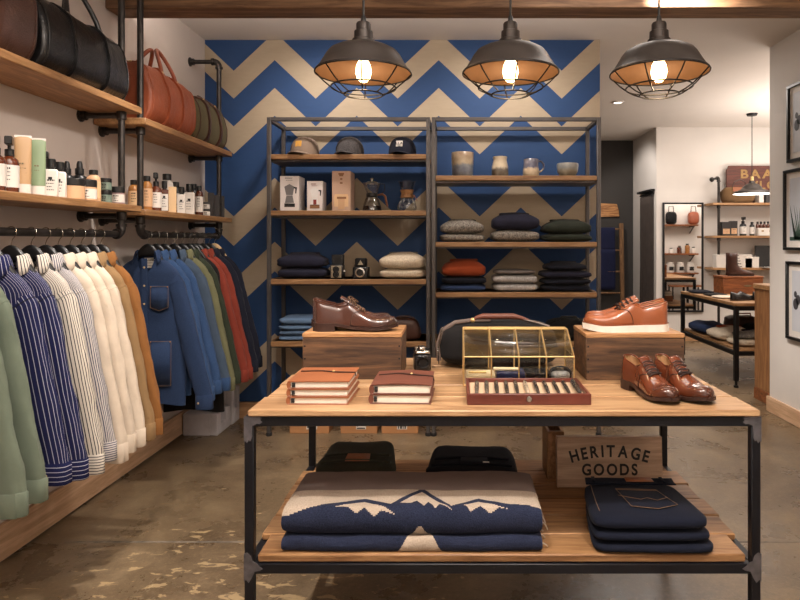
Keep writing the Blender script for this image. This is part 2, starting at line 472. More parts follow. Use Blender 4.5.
m = MB()        # side wall of the fitting room with its opening
m.box(2.72, 2.84, YF+.12, 8.53, 0, ZC); m.box(2.72, 2.84, 9.02, 9.5, 0, ZC); m.box(2.72, 2.84, 8.53, 9.02, 2.07, ZC)
struct(m.build('wall_fitting', white_paint), 'white wall with a curtained fitting room opening', 'wall')
struct(MB().box(XL, XL+.02, -1.2, YB-.02, .012, .165, .004).build('baseboard_left', pale_wood), 'pale wooden plinth board along the floor under the clothes rail', 'baseboard')
pale_x = wood('pale_wood_across', rgb(196, 156, 116), rgb(170, 128, 90), 0, .5, .6, False, .1)
struct(MB().box(XL+.02, XE, YB-.02, YB, 0, .125, .004).build('baseboard_back', pale_x), 'pale wooden baseboard under the chevron wall', 'baseboard')
struct(MB().box(XR-.02, XR, -1.2, YR+.02, 0, .12, .004).build('baseboard_right', pale_wood), 'pale wooden baseboard under the framed prints', 'baseboard')
struct(MB().box(2.72, 6, YF-.02, YF, 0, .11, .004).build('baseboard_far', pale_x), 'pale wooden baseboard along the far wall', 'baseboard')
m = MB(); m.box(XL, XR, 3.39, 3.55, 2.618, ZC, .008)
struct(m.build('ceiling_beam', beam_wood), 'rough dark wooden beam across the ceiling', 'beam')

# recessed ceiling light in the back room
t = thing('ceiling_downlight', 'small round glowing downlight recessed in the back ceiling', 'ceiling light', (X(618, 6.87), 6.87, ZC-.012))
MB().lathe([(.045, .008), (.05, 0), (.065, 0), (.068, .012)], 28).build('trim_ring', off_white, t)
MB().lathe([(0, .006), (.047, .006)], 28).build('diffuser', lamp_white, t)

# ------------------------------------------------------------------ caged pendant lamps
def pendant(px, label, D=2.3):
    cx = X(px, D); z0 = 1.979
    t = thing('pendant_lamp', label, 'lamp', (cx, D, z0), random.random()*.3, 'caged pendant lamps over the table')
    MB().lathe([(.012, .182), (.024, .178), (.027, .172), (.027, .148), (.034, .145), (.035, .118), (.041, .115), (.046, .095)], 32).build('socket', shade_metal, t)
    m = MB()
    m.lathe([(.04, .106), (.05, .1), (.07, .094), (.1, .084), (.124, .071), (.137, .055), (.15, .032), (.165, .008), (.177, -.004), (.176, -.009)], 48)
    m.mi = 1
    m.lathe([(.176, -.009), (.163, .004), (.147, .028), (.134, .05), (.12, .066), (.095, .079), (.05, .092), (.02, .096)], 48)
    m.build('shade', [shade_metal, shade_inner], t)
    m = MB(); m.cyl(0, 0, .18, ZC-z0-.02, .0045, 8); m.lathe([(.011, .18), (.008, .2), (.005, .205)], 16); m.build('cord', black_plastic, t)
    MB().lathe([(0, ZC-z0), (.055, ZC-z0), (.055, ZC-z0-.02), (0, ZC-z0-.025)], 28).build('ceiling_canopy', shade_metal, t)
    b = MB(); b.lathe([(.012, .06), (.014, .045), (.026, .02), (.03, -.005), (.024, -.028), (.012, -.04), (0, -.043)], 20)
    b.build('bulb', bulb_glow, t)
    MB().lathe([(.018, .108), (.018, .06), (.013, .055)], 16).build('bulb_cap', brass, t)
    c = MB()
    rings = [(.177, -.01), (.119, -.062), (.07, -.088)]
    for r, z in rings: c.tube([(r*math.cos(a), r*math.sin(a), z) for a in [2*PI*i/40 for i in range(40)]], .0028, 6, True)
    for k in range(8):
        a = 2*PI*k/8
        c.tube([(r*math.cos(a), r*math.sin(a), z) for r, z in ((.177, -.008), (.15, -.036), (.119, -.062), (.095, -.077), (.07, -.088))], .0026, 6)
    c.build('wire_cage', black_metal, t)
    l = bpy.data.lights.new('bulb_light', 'POINT'); l.energy = 3.2; l.color = (1, .72, .42); l.shadow_soft_size = .03
    o = bpy.data.objects.new('bulb_light', l); COL.objects.link(o); o.parent = t; o.location = (0, 0, -.055)
pendant(363.5, 'caged black metal pendant lamp hanging above the brown dress shoe and notebooks')
pendant(510.5, 'caged black metal pendant lamp hanging above the pen case, middle one of three')
pendant(659, 'caged black metal pendant lamp hanging above the tan derby shoes')
# ------------------------------------------------------------------ pipe shelving on the side wall
XRAIL, ZRAIL, XFRONT = -1.70, 1.385, -1.63
def flange(m, x, y, z, ax):
    R = {'x': Matrix.Rotation(PI/2, 4, 'Y'), '-y': Matrix.Rotation(PI/2, 4, 'X')}[ax]
    m.lathe([(0, 0), (.032, 0), (.032, .007), (.023, .011), (.024, .03), (0, .03)], 20, M=Matrix.Translation((x, y, z)) @ R)
def fitting(m, x, y, z, r=.024, l=.022):
    m.cyl(x, y, z-l, z+l, r, 14, .004)
def elbow(m, p, a, b, r=.017):
    p, a, b = Vector(p), Vector(a).normalized(), Vector(b).normalized(); k = .045
    pts = []
    for i in range(9):
        s = i/8
        pts.append((p+a*k)*(1-s)**2+p*2*s*(1-s)+(p+b*k)*s*s)
    m.tube(pts, r*1.3, 12)
    m.tube([p+a*.038, p+a*.052], r*1.55, 12); m.tube([p+b*.038, p+b*.052], r*1.55, 12)
def pipe_unit(label, ya, yb, zu, zl, near):
    t = thing('pipe_shelf', label, 'shelf', (XRAIL, (ya+yb)/2, 0), 0, 'pipe shelving units on the wall')
    def L(y): return y-(ya+yb)/2
    wx = XL-XRAIL
    for z, th in ((zu, .036), (zl, .034)):
        e0, e1 = L(ya)-.085, L(yb)+.07
        MB().box(wx+.004, XFRONT-XRAIL, e0, e1, z-th, z, .004).build('shelf_board', shelf_wood, t)
    for y, isnear in ((L(ya), True), (L(yb), False)):
        m = MB()
        top = ZC-.0 if (near and not isnear) or (not near and isnear) else 2.64
        m.tube([(0, y, ZRAIL+.045), (0, y, top-.04)], .0165, 14)
        for z in (zl-.055, zu-.056): fitting(m, 0, y, z)
        if top < ZC-.01:
            elbow(m, (0, y, top), (0, 0, -1), (-1, 0, 0)); m.tube([(-.05, y, top), (wx+.03, y, top)], .0155, 12)
            flange(m, wx, y, top, 'x')
        m.build('upright_pipe', pipe_metal, t)
        for z in (zl-.055, zu-.056):
            m = MB(); m.tube([(0, y, z), (wx+.02, y, z)], .015, 12); flange(m, wx, y, z, 'x'); m.build('bracket_pipe', pipe_metal, t)
    m = MB()
    m.tube([(0, L(ya)+.045, ZRAIL), (0, L(yb)-.045, ZRAIL)], .0165, 14)
    elbow(m, (0, L(ya), ZRAIL), (0, 0, 1), (0, 1, 0)); elbow(m, (0, L(yb), ZRAIL), (0, 0, 1), (0, -1, 0))
    m.build('hanging_rail', pipe_metal, t)
    return t
pipe_unit('black pipe wall shelf with wooden boards holding the black leather bag and amber pump bottles', 1.45, 3.17, 2.045, 1.533, True)
pipe_unit('black pipe wall shelf with wooden boards holding the orange bag, beside the chevron wall', 3.36, 4.48, 2.0, 1.518, False)

# ------------------------------------------------------------------ duffel bags
def sect(t, u, L, Hh, Dp, soft, seed):
    """point of the body surface: t round the section, u along the length (-1..1)"""
    c, s = math.cos(t), math.sin(t)
    end = (1-abs(u)**soft)**(1/soft)
    y = pw(c, .62)*Dp/2*(.78+.22*end); zz = pw(s, .62)
    y *= 1-.2*max(0, zz)
    z = Hh/2+zz*Hh/2*((.72+.28*end) if zz > 0 else 1)-(Hh*.03*(1-end) if zz < 0 else 0)
    n = ns(u*2.2+seed, c*1.4, s*1.4)*.018+ns(u*6+seed, c*3, s*3)*.006
    return Vector((u*L/2, y*(1+n*2.5), max(0, z+(n if zz > -.6 else 0))))
def duffel(label, loc, rz, L, Hh, Dp, mt, strap, hmat, seed, handle=.16, buckle=True, hx=.17, tagm=None, short=False):
    t = thing('duffel_bag', label, 'bag', loc, rz)
    m = MB(); NT = 40
    us = [math.sin(PI/2*(-1+2*i/22)) for i in range(23)]
    m.surf([[sect(2*PI*j/NT, u, L, Hh, Dp, 5, seed) for j in range(NT)] for u in us], cv=True, cap=True)
    m.build('bag_body', mt, t, 60)
    for sx in (-1, 1):
        m = MB(); rows = []
        for j in range(NT+1):
            a = 2*PI*j/NT
            row = []
            for k, du in enumerate((-.5, -.5, .5, .5)):
                p = sect(a, sx*hx*2+du*.05/L*1.2, L, Hh, Dp, 5, seed)
                q = Vector((0, p.y, p.z-Hh/2)); q = q*(1+(.012 if k in (1, 2) else -.005)/max(q.length, .05))
                row.append(Vector((p.x, q.y, max(.0005, q.z+Hh/2))))
            rows.append(row)
        m.surf(rows).build('strap_band', strap, t, 40)
    for sy in (-1, 1):
        p0 = sect(PI/2-sy*.75, -hx*2, L, Hh, Dp, 5, seed); p1 = sect(PI/2-sy*.75, hx*2, L, Hh, Dp, 5, seed)
        pts = []
        for i in range(21):
            s = i/20; q = p0.lerp(p1, s)
            lift = math.sin(PI*s)**.75*handle
            pts.append((q.x, q.y*(1-.8*math.sin(PI*s)), q.z+lift))
        h = MB().tube(pts, .0115, 10).build('handle', hmat, t)
        if buckle:
            for p in (p0, p1):
                MB().ell((p.x, p.y*1.03, p.z+.005), (.011, .008, .014), 10, 8).build('rivet', chrome if buckle != 'brass' else brass, h)
    m = MB(); m.tube([sect(PI/2, u*.96, L, Hh, Dp, 5, seed)+Vector((0, 0, .002)) for u in us], .005, 6, flat=2.2)
    m.build('zipper', brass if buckle == 'brass' else black_metal, t)
    for sx in (-1, 1):     # end panel piping
        m = MB(); m.tube([sect(2*PI*j/NT, sx*.93, L, Hh, Dp, 5, seed)*1.0+Vector((0, 0, .001)) for j in range(NT)], .005, 6, True)
        m.build('piping', strap, t)
    if tagm:
        p = sect(PI, -.8, L, Hh, Dp, 5, seed)
        MB().box(-L*.5-.010, -L*.5+.004, -.05, -.02, Hh*.35, Hh*.62, .003).build('luggage_tag', tagm, t)
        m = MB(); m.tube([(-L*.5-.004, -.035, Hh*.62), (-L*.5-.008, -.035, Hh*.68), (-L*.5-.004, -.035, Hh*.74)], .006, 8); m.build('zip_pull', chrome, t)
        m = MB(); m.tube([(-L*.5+.012, -.036, Hh*.74), (-L*.5+.02, -.03, Hh*.88), (-L*.47, -.02, Hh*.97)], .004, 6); m.build('end_zipper', brass, t)
    return t
black_leather = leather('black_leather', rgb(20, 20, 22), .3, .35, .2, .25, None, .3)
brown_leather = leather('brown_leather', rgb(78, 55, 48), .36, .2, .35, .1, None, .3)
dark_brown_leather = leather('dark_brown_leather', rgb(66, 38, 28), .4, .2, .3)
orange_leather = leather('orange_leather', rgb(150, 78, 50), .42, .2, .2, 0, None, .3)
tan_leather = leather('tan_leather', rgb(148, 88, 54), .45, .15, .12)
note_brown = leather('note_brown', rgb(104, 58, 44), .5, .15, .12)
olive_canvas = fabric('olive_canvas', rgb(92, 84, 62), 300, .15)
black_canvas = fabric('black_canvas', rgb(29, 28, 29), 300, .15)
brown_canvas = fabric('brown_canvas', rgb(110, 84, 58), 200, .2)
R90 = PI/2
duffel('large brown leather duffel bag next to the black one on the upper wall shelf', (-1.775, 2.115, 2.045), R90, .70, .42, .275, brown_leather, dark_brown_leather, brown_leather, 3, .14)
duffel('black pebbled leather duffel bag with tall handles on the upper wall shelf', (-1.772, 2.825, 2.045), R90, .66, .315, .27, black_leather, black_leather, black_leather, 8, .2, True, .19, black_leather)
duffel('orange tan leather duffel bag between the black and the olive bags', (-1.772, 3.665, 2.0), R90, .58, .335, .27, orange_leather, orange_leather, orange_leather, 15, .17, 'brass', .16)
duffel('olive canvas duffel bag with brown trim at the end of the wall shelf', (-1.772, 4.26, 2.0), R90, .5, .31, .26, olive_canvas, dark_brown_leather, dark_brown_leather, 21, .05, 'brass', .2)

# ------------------------------------------------------------------ toiletries
green_tube = plain('green_tube', rgb(126, 145, 112), .45, 0, .03)
tan_tube = plain('tan_tube', rgb(176, 142, 104), .45, 0, .03)
peach = plain('peach', rgb(206, 164, 126), .5, 0, .05)
pink_jar = plain('pink_jar', rgb(150, 122, 120), .4, 0, .05)
sage_jar = plain('sage_jar', rgb(112, 128, 116), .4, 0, .05)
beige_box = plain('beige_box', rgb(222, 186, 142), .6, 0, .05)
def scribble(m, x0, x1, y, z0, z1, rows, seed):
    """lines of tiny illegible print on a flat front"""
    r = random.Random(seed)
    for i in range(rows):
        z = z1-(z1-z0)*i/max(1, rows-1)
        x = x0+(x1-x0)*r.uniform(0, .15)
        e = x1-(x1-x0)*r.uniform(0, .35)
        h = .0016 if i else .003
        while x < e:
            wd = r.uniform(.003, .007); m.box(x, min(x+wd, e), y-.0006, y, z-h, z+h); x += wd+.002
def bottle(kind, label, x, y, z, r, h, body, cap=None, lab=None, group='toiletries on the wall shelf', rz=None):
    nm = {'pump': 'pump_bottle', 'dropper': 'dropper_bottle', 'jar': 'cosmetic_jar', 'tube': 'cream_tube', 'square': 'square_bottle', 'round': 'bottle', 'box': 'product_box'}[kind]
    t = thing(nm, label, 'box' if kind == 'box' else ('jar' if kind == 'jar' else ('tube' if kind == 'tube' else 'bottle')), (x, y, z), rz if rz is not None else math.atan2(-x, y)*.8, group)
    cap = cap or black_plastic
    if kind in ('pump', 'dropper', 'round'):
        hb = h*(.66 if kind == 'pump' else .68 if kind == 'dropper' else .86)
        m = MB(); m.lathe([(0, 0), (r*.93, 0), (r, r*.08), (r, hb*.8), (r*.9, hb*.9), (r*.5, hb*.98), (r*.42, hb)], 24); m.build('bottle_body', body, t)
        m = MB()
        if kind == 'pump':
            m.cyl(0, 0, hb*.985, hb+h*.12, r*.5, 20, .002); m.cyl(0, 0, hb+h*.12, hb+h*.2, r*.2, 12)
            m.box(-r*.4, r*.4, -r*1.15, r*.45, hb+h*.19, h, .003); m.build('pump_head', cap, t)
        elif kind == 'dropper':
            m.cyl(0, 0, hb*.985, hb+h*.14, r*.55, 20, .002); m.lathe([(r*.4, hb+h*.14), (r*.36, h*.93), (r*.25, h*.99), (0, h)], 16); m.build('dropper_cap', cap, t)
        else:
            m.cyl(0, 0, hb*.985, h, r*.62, 22, .002); m.build('cap', cap, t)
        if lab:
            m = MB(); m.lathe([(r*1.012, hb*.14), (r*1.012, hb*.74)], 24); o = m.build('paper_label', lab, t)
            m = MB(); scribble(m, -r*.4, r*.4, -r*1.02, hb*.35, hb*.65, 4, int(x*1000)); m.build('print', ink, o)
    elif kind == 'jar':
        hb = h*.66
        m = MB(); m.cyl(0, 0, 0, hb, r, 26, .003); m.build('jar_body', body, t)
        MB().cyl(0, 0, hb*.99, h, r*1.02, 26, .002).build('lid', cap, t)
        if lab:
            o = MB().lathe([(r*1.012, hb*.15), (r*1.012, hb*.85)], 26).build('paper_label', lab, t)
            m = MB(); scribble(m, -r*.4, r*.4, -r*1.02, hb*.3, hb*.7, 3, int(x*1000)); m.build('print', ink, o)
    elif kind == 'tube':
        hc = h*.17
        rows = []
        for i in range(12):
            s = i/11; wx = r*(1+.06*s); wy = r*.75*(1-s)**.7+.0015
            rows.append([Vector((wx*pw(math.cos(2*PI*j/24), 1-.3*s), wy*math.sin(2*PI*j/24), hc+(h-hc)*s)) for j in range(24)])
        MB().surf(rows, cv=True, cap=True).build('tube_body', body, t)
        MB().box(-r*1.06, r*1.06, -.002, .002, h*.965, h+.003, .001).build('crimp', off_white, t)
        m = MB(); m.lathe([(0, 0), (r*.97, 0), (r, .003), (r, hc), (0, hc)], 24, sy=.76); m.build('cap', off_white, t)
        m = MB(); scribble(m, -r*.5, r*.5, -r*.6, h*.28, h*.52, 4, 5); scribble(m, -r*.45, r*.45, -r*.33, h*.73, h*.74, 1, 6); m.build('print', ink_soft, t)
    elif kind == 'square':
        hb = h*.72
        m = MB(); m.box(-r, r, -r*.8, r*.8, 0, hb, .004); m.build('bottle_body', body, t)
        m = MB(); m.cyl(0, 0, hb*.99, hb+h*.06, r*.5, 16); m.cyl(0, 0, hb+h*.05, h, r*.68, 20, .002); m.build('cap', cap, t)
        if lab:
            o = MB().box(-r*.92, r*.92, -r*.82, -r*.79, hb*.06, hb*.8).build('paper_label', lab, t)
            m = MB(); scribble(m, -r*.6, r*.6, -r*.82, hb*.25, hb*.6, 4, int(x*999)); m.box(-r*.3, r*.25, -r*.835, -r*.82, hb*.62, hb*.72); m.build('print', ink, o)
    elif kind == 'box':
        m = MB(); m.box(-r, r, -r*.8, r*.8, 0, h, .0015); m.build('box_body', body, t)
        if lab:
            o = MB().box(-r*.8, r*.8, -r*.8-.001, -r*.8, h*.12, h*.5).build('paper_label', lab, t)
            m = MB(); scribble(m, -r*.5, r*.5, -r*.8-.001, h*.2, h*.42, 3, int(x*999)); m.build('print', ink, o)
    return t
ink_soft = plain('ink_soft', rgb(112, 98, 72), .7)
def put(kind, px, xw, z, r, ytop, body, cap, lab, label):
    D = xw*F/(px-CX)
    h = Z(ytop, D)-z
    if kind not in ('tube', 'box'): r *= 1.17
    return bottle(kind, label, xw, D, z, r, h, body, cap, lab)
z1, z2 = 1.5335, 1.5185
K = black_plastic
put('pump', -5, -1.70, z1, .03, 135, amber_glass, K, off_white, 'amber pump bottle with white label, cut off by the photo edge')
put('pump', 9.5, -1.70, z1, .027, 137, amber_glass, K, off_white, 'amber pump bottle with white label beside the tan tube')
put('tube', 23, -1.69, z1, .027, 136, tan_tube, off_white, None, 'tan cream tube with white cap standing on the wall shelf')
put('tube', 38, -1.69, z1, .026, 139, green_tube, off_white, None, 'pale green cream tube with white cap standing on the wall shelf')
put('pump', 46, -1.80, z1, .024, 152, K, K, None, 'black pump bottle half hidden behind the green tube')
put('square', 51, -1.685, z1, .022, 159, off_white, K, off_white, 'white square bottle with black cap nearest the green tube')
put('square', 59.5, -1.685, z1, .021, 162, off_white, K, off_white, 'white square bottle with black cap beside the wide tan jar')
put('dropper', 67, -1.82, z1, .028, 161, black_plastic, K, peach, 'black dropper bottle behind the white square bottles')
put('dropper', 79.5, -1.80, z1, .03, 161, black_plastic, K, peach, 'black dropper bottle behind the wide tan jar')
put('jar', 72, -1.69, z1, .043, 179, peach, K, None, 'wide tan jar with black lid nearest the white bottles')
put('jar', 86.5, -1.69, z1, .036, 180, peach, K, off_white, 'wide tan jar with black lid and white label')
put('round', 93.5, -1.70, z1, .026, 170, peach, K, beige_box, 'beige bottle with rounded black cap beside the stacked sage jars')
D = 1.70*F/(CX-105); 
bottle('jar', 'lower sage green jar with dark lid in the stack of two', -1.70, D, z1, .03, .062, sage_jar, K, sage_jar)
bottle('jar', 'upper sage green jar with dark lid in the stack of two', -1.70, D, z1+.0625, .029, .058, sage_jar, K, sage_jar)
put('jar', 117, -1.69, z1, .03, 187, pink_jar, K, off_white, 'small mauve jar with dark lid near the pipe upright')
put('round', 134, -1.80, z2, .026, 180, honey_glass, K, beige_box, 'honey coloured bottle behind the pipe upright')
put('round', 147, -1.72, z2, .024, 176, honey_glass, K, peach, 'honey bottle with rounded black cap nearest the pipe upright')
put('pump', 156, -1.695, z2, .025, 173, amber_glass, K, off_white, 'amber pump bottle on the far wall shelf board')
put('round', 167, -1.82, z2, .036, 174, off_white, K, off_white, 'large white round bottle with black lid at the back')
put('square', 164.5, -1.69, z2, .019, 181, amber_glass, K, off_white, 'amber square bottle with white label in front of the large white bottle')
put('box', 172.5, -1.68, z2, .021, 187, beige_box, K, None, 'beige product box on the far wall shelf board')
put('round', 176, -1.77, z2, .026, 182, K, K, off_white, 'black bottle with white label behind the beige box')
put('square', 181.5, -1.69, z2, .02, 187, off_white, K, off_white, 'white square bottle right beside the beige box')
put('square', 189.5, -1.70, z2, .026, 184, off_white, K, off_white, 'wide white square bottle with black cap at the middle of the far board')
put('round', 193.5, -1.82, z2, .03, 184, K, K, off_white, 'tall black bottle with white label behind the wide white bottle')
put('round', 199, -1.70, z2, .022, 186, amber_glass, K, off_white, 'brown bottle with white label next to the stacked small jars')
D = 1.68*F/(CX-206)
bottle('jar', 'lower small white jar with brown lid in the stack of two', -1.68, D, z2, .026, .048, off_white, dark_paint, off_white)
bottle('jar', 'upper small white jar with brown lid in the stack of two', -1.68, D, z2+.0485, .025, .046, off_white, dark_paint, off_white)
dark_box = plain('dark_box', rgb(44, 40, 40), .5, 0, .1)
put('box', 211, -1.71, z2, .02, 193, dark_box, K, None, 'narrow dark box beside the stacked small jars')
put('box', 216.5, -1.71, z2, .02, 195, dark_box, K, None, 'narrow dark box, middle one of three at the shelf end')
put('box', 221.5, -1.71, z2, .02, 196, dark_box, K, None, 'narrow dark box at the very end of the wall shelf')
# ------------------------------------------------------------------ clothes on the rails
BODY = [(-.100, .056, .032), (-.122, .064, .033), (-.155, .098, .033), (-.19, .132, .033), (-.225, .154, .033), (-.27, .160, .032), (-.36, .160, .032),
        (-.5, .162, .033), (-.65, .168, .034), (-.8, .174, .034), (-.9, .178, .033)]
def hanger(D, label, mt, rz=0, rail='rail'):
    t = thing('clothes_hanger', label, 'hanger', (XRAIL, D, ZRAIL), rz, 'hangers on the rails')
    m = MB()
    pts = [(-.012, 0, .004)]
    for i in range(11):
        a = PI*1.06*(1-i/10)-.06
        pts.append((.0205*math.cos(a), 0, .0205*math.sin(a)))
    pts += [(.019, 0, -.012), (.006, 0, -.028), (0, 0, -.045), (0, 0, -.06)]
    m.tube(pts, .0022, 6); m.build('hook', chrome, t)
    rows = []
    for i in range(33):
        s = -1+2*i/32; a = abs(s)
        x = s*.145; ax = abs(x); hz = .030*max(0, 1-ax/.12)+.006; dy = .012
        z = (-.050-.042*(ax/.056)**2 if ax < .056 else -.092-1.5*(ax-.056))-hz
        rows.append([Vector((x, dy*math.cos(2*PI*j/12), z+hz*math.sin(2*PI*j/12))) for j in range(12)])
    MB().surf(rows, cv=True, cap=True).build('shoulder_bar', mt, t)
    return t
def garment(kind, label, D, mt, cuffm, length=.93, rz=0, seed=0, sl=1.0, detail=None, collarm=None, group='clothes on the rails', nosleeve=False):
    t = thing(kind, label, kind.split('_')[-1], (XRAIL, D, ZRAIL), rz, group)
    NT = 44; rows = []; UVB = []
    zs = [k[0] for k in BODY]
    kk = [(-z, (wd, dp)) for z, wd, dp in BODY]
    def wd(z, i):
        z = -z
        for (a, p), (b, q) in zip(kk, kk[1:]):
            if z <= b: s = max(0, (z-a)/(b-a)); return p[i]+(q[i]-p[i])*s
        return kk[-1][1][i]
    nz = 34; wide = 1.25 if detail else (1.14 if D > 3.2 else 1.0)
    for k in range(nz+1):
        z = -.100-(length-.100)*(k/nz)**1.15
        w_, d_ = wd(z, 0)*(1 if k < 3 else 1+(wide-1)*.7), wd(z, 1)
        row = []
        fold = min(1, max(0, (-z-.2)/.3))
        for j in range(NT):
            a = PI+2*PI*j/NT; UVB.append((.78*j/NT, z)); c, s = math.cos(a), math.sin(a)
            zd = (.11 if detail else .075)*max(0, -s)**2*max(0, 1-k/6)
            x, y = w_*pw(c, .8), d_*pw(s, .7)
            f = (ns(x*13+seed*3.1, s*1.5+seed, z*2.2)*.024+ns(x*30+seed, s*2, z*9)*.009)*fold
            row.append(Vector((x+f*c*.6, y*(1+f*9)+f*.3, z-zd+(.012*math.cos(x*14)*fold*(k/nz)**4))))
        rows.append(row)
    m = MB(); m.surf(rows, cv=True); m.uv = UVB; m.build('body', mt, t, 60)
    def sleeve(sg):
        keys = [(.108, 0, -.262, .040, .026), (.124, 0, -.282, .047, .028), (.138, -.002, -.33, .051, .028), (.156, -.004, -.42, .052, .028),
                (.188, -.008, -.58, .052, .028), (.222, -.012, -.74, .051, .028), (.247, -.015, -.86, .050, .027), (.256, -.016, -.905, .046, .026)]
        n = 34; rws = []; UVS = []
        f_x = (1.0 if sg > 0 else .62)
        for i in range(n+1):
            s = i/n*(len(keys)-1); k = min(int(s), len(keys)-2); s -= k
            p = [keys[k][q]+(keys[k+1][q]-keys[k][q])*s for q in range(5)]
            p[2] = -.212+(p[2]+.212)*sl; p[0] = p[0]*wide if sg > 0 else p[0]
            if sg < 0: p[0] = min(p[0], .140+.1*(p[0]-.14)); p[3] *= .62 if p[0] > .16 else 1
            row = []
            fo = min(1, i/7)
            for j in range(20):
                a = (PI if sg > 0 else 0)+2*PI*j/20; UVS.append((.3*j/20, p[2])); c, q = math.cos(a), math.sin(a)
                f = (ns(c*1.6+seed*2, q*1.6+sg*4, p[2]*7+c)*.008+ns(c*2.5+p[2]*6, q*2.5+seed, p[2]*16+c*2)*.006)*fo
                kt = max(0, 1-i/9)
                row.append(Vector((sg*(p[0]+(p[3]+f)*pw(c, .85)), p[1]+(p[4]+f*.5)*pw(q, .85), p[2]+kt*p[3]*pw(c, .85)*(sg if sg > 0 else 1))))
            rws.append(row)
        sm_ = MB().surf(rws, cv=True); sm_.uv = UVS; sv = sm_.build('sleeve', mt, t, 60)
        MB().tube([(p.x, p.y*1.01, p.z) for p in rws[3]], .0022, 5, True).build('armhole_seam', {'navy_stripe': navy, 'white_stripe': knit_seam, 'grey_stripe': knit_seam}.get(mt.name, mt), sv)
        last = rws[-1]; cz = sum((p.z for p in last))/20; cx_ = sum((p.x for p in last))/20; cy_ = sum((p.y for p in last))/20
        cr = []
        for dz, k in ((.012, .98), (.008, 1.07), (-.03, 1.08), (-.064, 1.1), (-.068, 1.04), (-.06, .9), (-.02, .85)):
            cr.append([Vector((cx_+(p.x-cx_)*k, cy_+(p.y-cy_)*k, cz+dz)) for p in last])
        cm_ = MB().surf(cr, cv=True); cm_.uv = [(.3*j/20, p.z) for r_ in cr for j, p in enumerate(r_)]; cu = cm_.build('cuff', cuffm, sv, 50)
        if sg > 0:
            b = MB(); b.ell((cx_-.02, min(p.y for p in last)*1.1-.002, cz-.03), (.006, .003, .006), 10, 6); b.build('cuff_button', button_m, cu)
        return sv
    if not nosleeve:
        sleeve(1); sleeve(-1)
    # collar
    rws = []
    cm = collarm or mt
    for rr, z0, drop in ((.92, -.128, 0), (1.0, -.094, 0), (1.05, -.086, 0), (1.12, -.089, .003), (1.28, -.112, .012), (1.42, -.132, .022)):
        row = []
        for j in range(31):
            gp = .95 if detail else .75; a = -PI/2+gp+(2*PI-2*gp)*j/30
            fr = max(0, -math.sin(a))
            row.append(Vector((.056*rr*math.cos(a)*(1+.1*fr), .036*rr*math.sin(a)-.006*fr, z0-drop*max(0, .55-math.sin(a))**1.2-.012*fr)))
        rws.append(row)
    if not nosleeve:
        k_ = MB().surf(rws); k_.uv = [(.34*j/30, i*.02) for i in range(6) for j in range(31)]; k_.build('collar', cm, t, 50, .003)
    # front placket with buttons
    def fy(z): return -wd(z, 1)*1.06-.004
    m = MB()
    zz = [-.13-(length-.16)*i/14 for i in range(15)]
    m.surf([[Vector((-.016, fy(z)+.002, z)), Vector((-.015, fy(z)-.002, z)), Vector((.015, fy(z)-.002, z)), Vector((.016, fy(z)+.002, z))] for z in zz])
    pl = m.build('placket', cuffm, t)
    m = MB()
    for i in range(7): m.ell((0, fy(-.18-i*.1)-.003, -.18-i*.1), (.006, .003, .006), 10, 6)
    m.build('button', button_m, pl)
    if detail: detail(t, fy, wd)
    return t
button_m = plain('button_m', rgb(176, 150, 110), .4)
knit_seam = fabric('grey_seam', rgb(150, 144, 140))
sage = fabric('sage_cotton', rgb(110, 121, 106))
cream = fabric('cream_cotton', rgb(212, 197, 179))
khaki = fabric('khaki_cotton', rgb(146, 117, 82))
camel = fabric('camel_cotton', rgb(140, 94, 52))
denim = fabric('indigo_denim', rgb(27, 40, 68), 420, .22, .35, rgb(52, 70, 102), .3)
denim_l = fabric('mid_denim', rgb(36, 57, 94), 420, .2, .35, rgb(62, 88, 126), .3)
slate = fabric('slate_cotton', rgb(66, 80, 98))
p_olive = fabric('pale_olive_cotton', rgb(106, 105, 78))
d_green = fabric('dark_green_cotton', rgb(48, 54, 42))
rust = fabric('rust_cotton', rgb(124, 54, 42))
navy = fabric('navy_cotton', rgb(29, 31, 43))
black_cloth = fabric('black_cotton', rgb(30, 28, 28))
nvs = stripes('navy_stripe', rgb(32, 36, 76), rgb(178, 178, 190), 60, .13)
nvs_c = stripes('navy_stripe_cuff', rgb(32, 36, 76), rgb(178, 178, 190), 60, .16, 1)
wts = stripes('white_stripe', rgb(212, 204, 192), rgb(62, 58, 66), 78, .3)
wts_c = stripes('white_stripe_cuff', rgb(212, 204, 192), rgb(62, 58, 66), 90, .3, 1)
wt2 = stripes('grey_stripe', rgb(200, 194, 190), rgb(70, 74, 96), 100, .4)
wt2_c = stripes('grey_stripe_cuff', rgb(200, 194, 190), rgb(70, 74, 96), 110, .4, 1)
thread = plain('thread', rgb(124, 96, 70), .8)
copper = plain('copper', rgb(176, 126, 84), .35, .9)
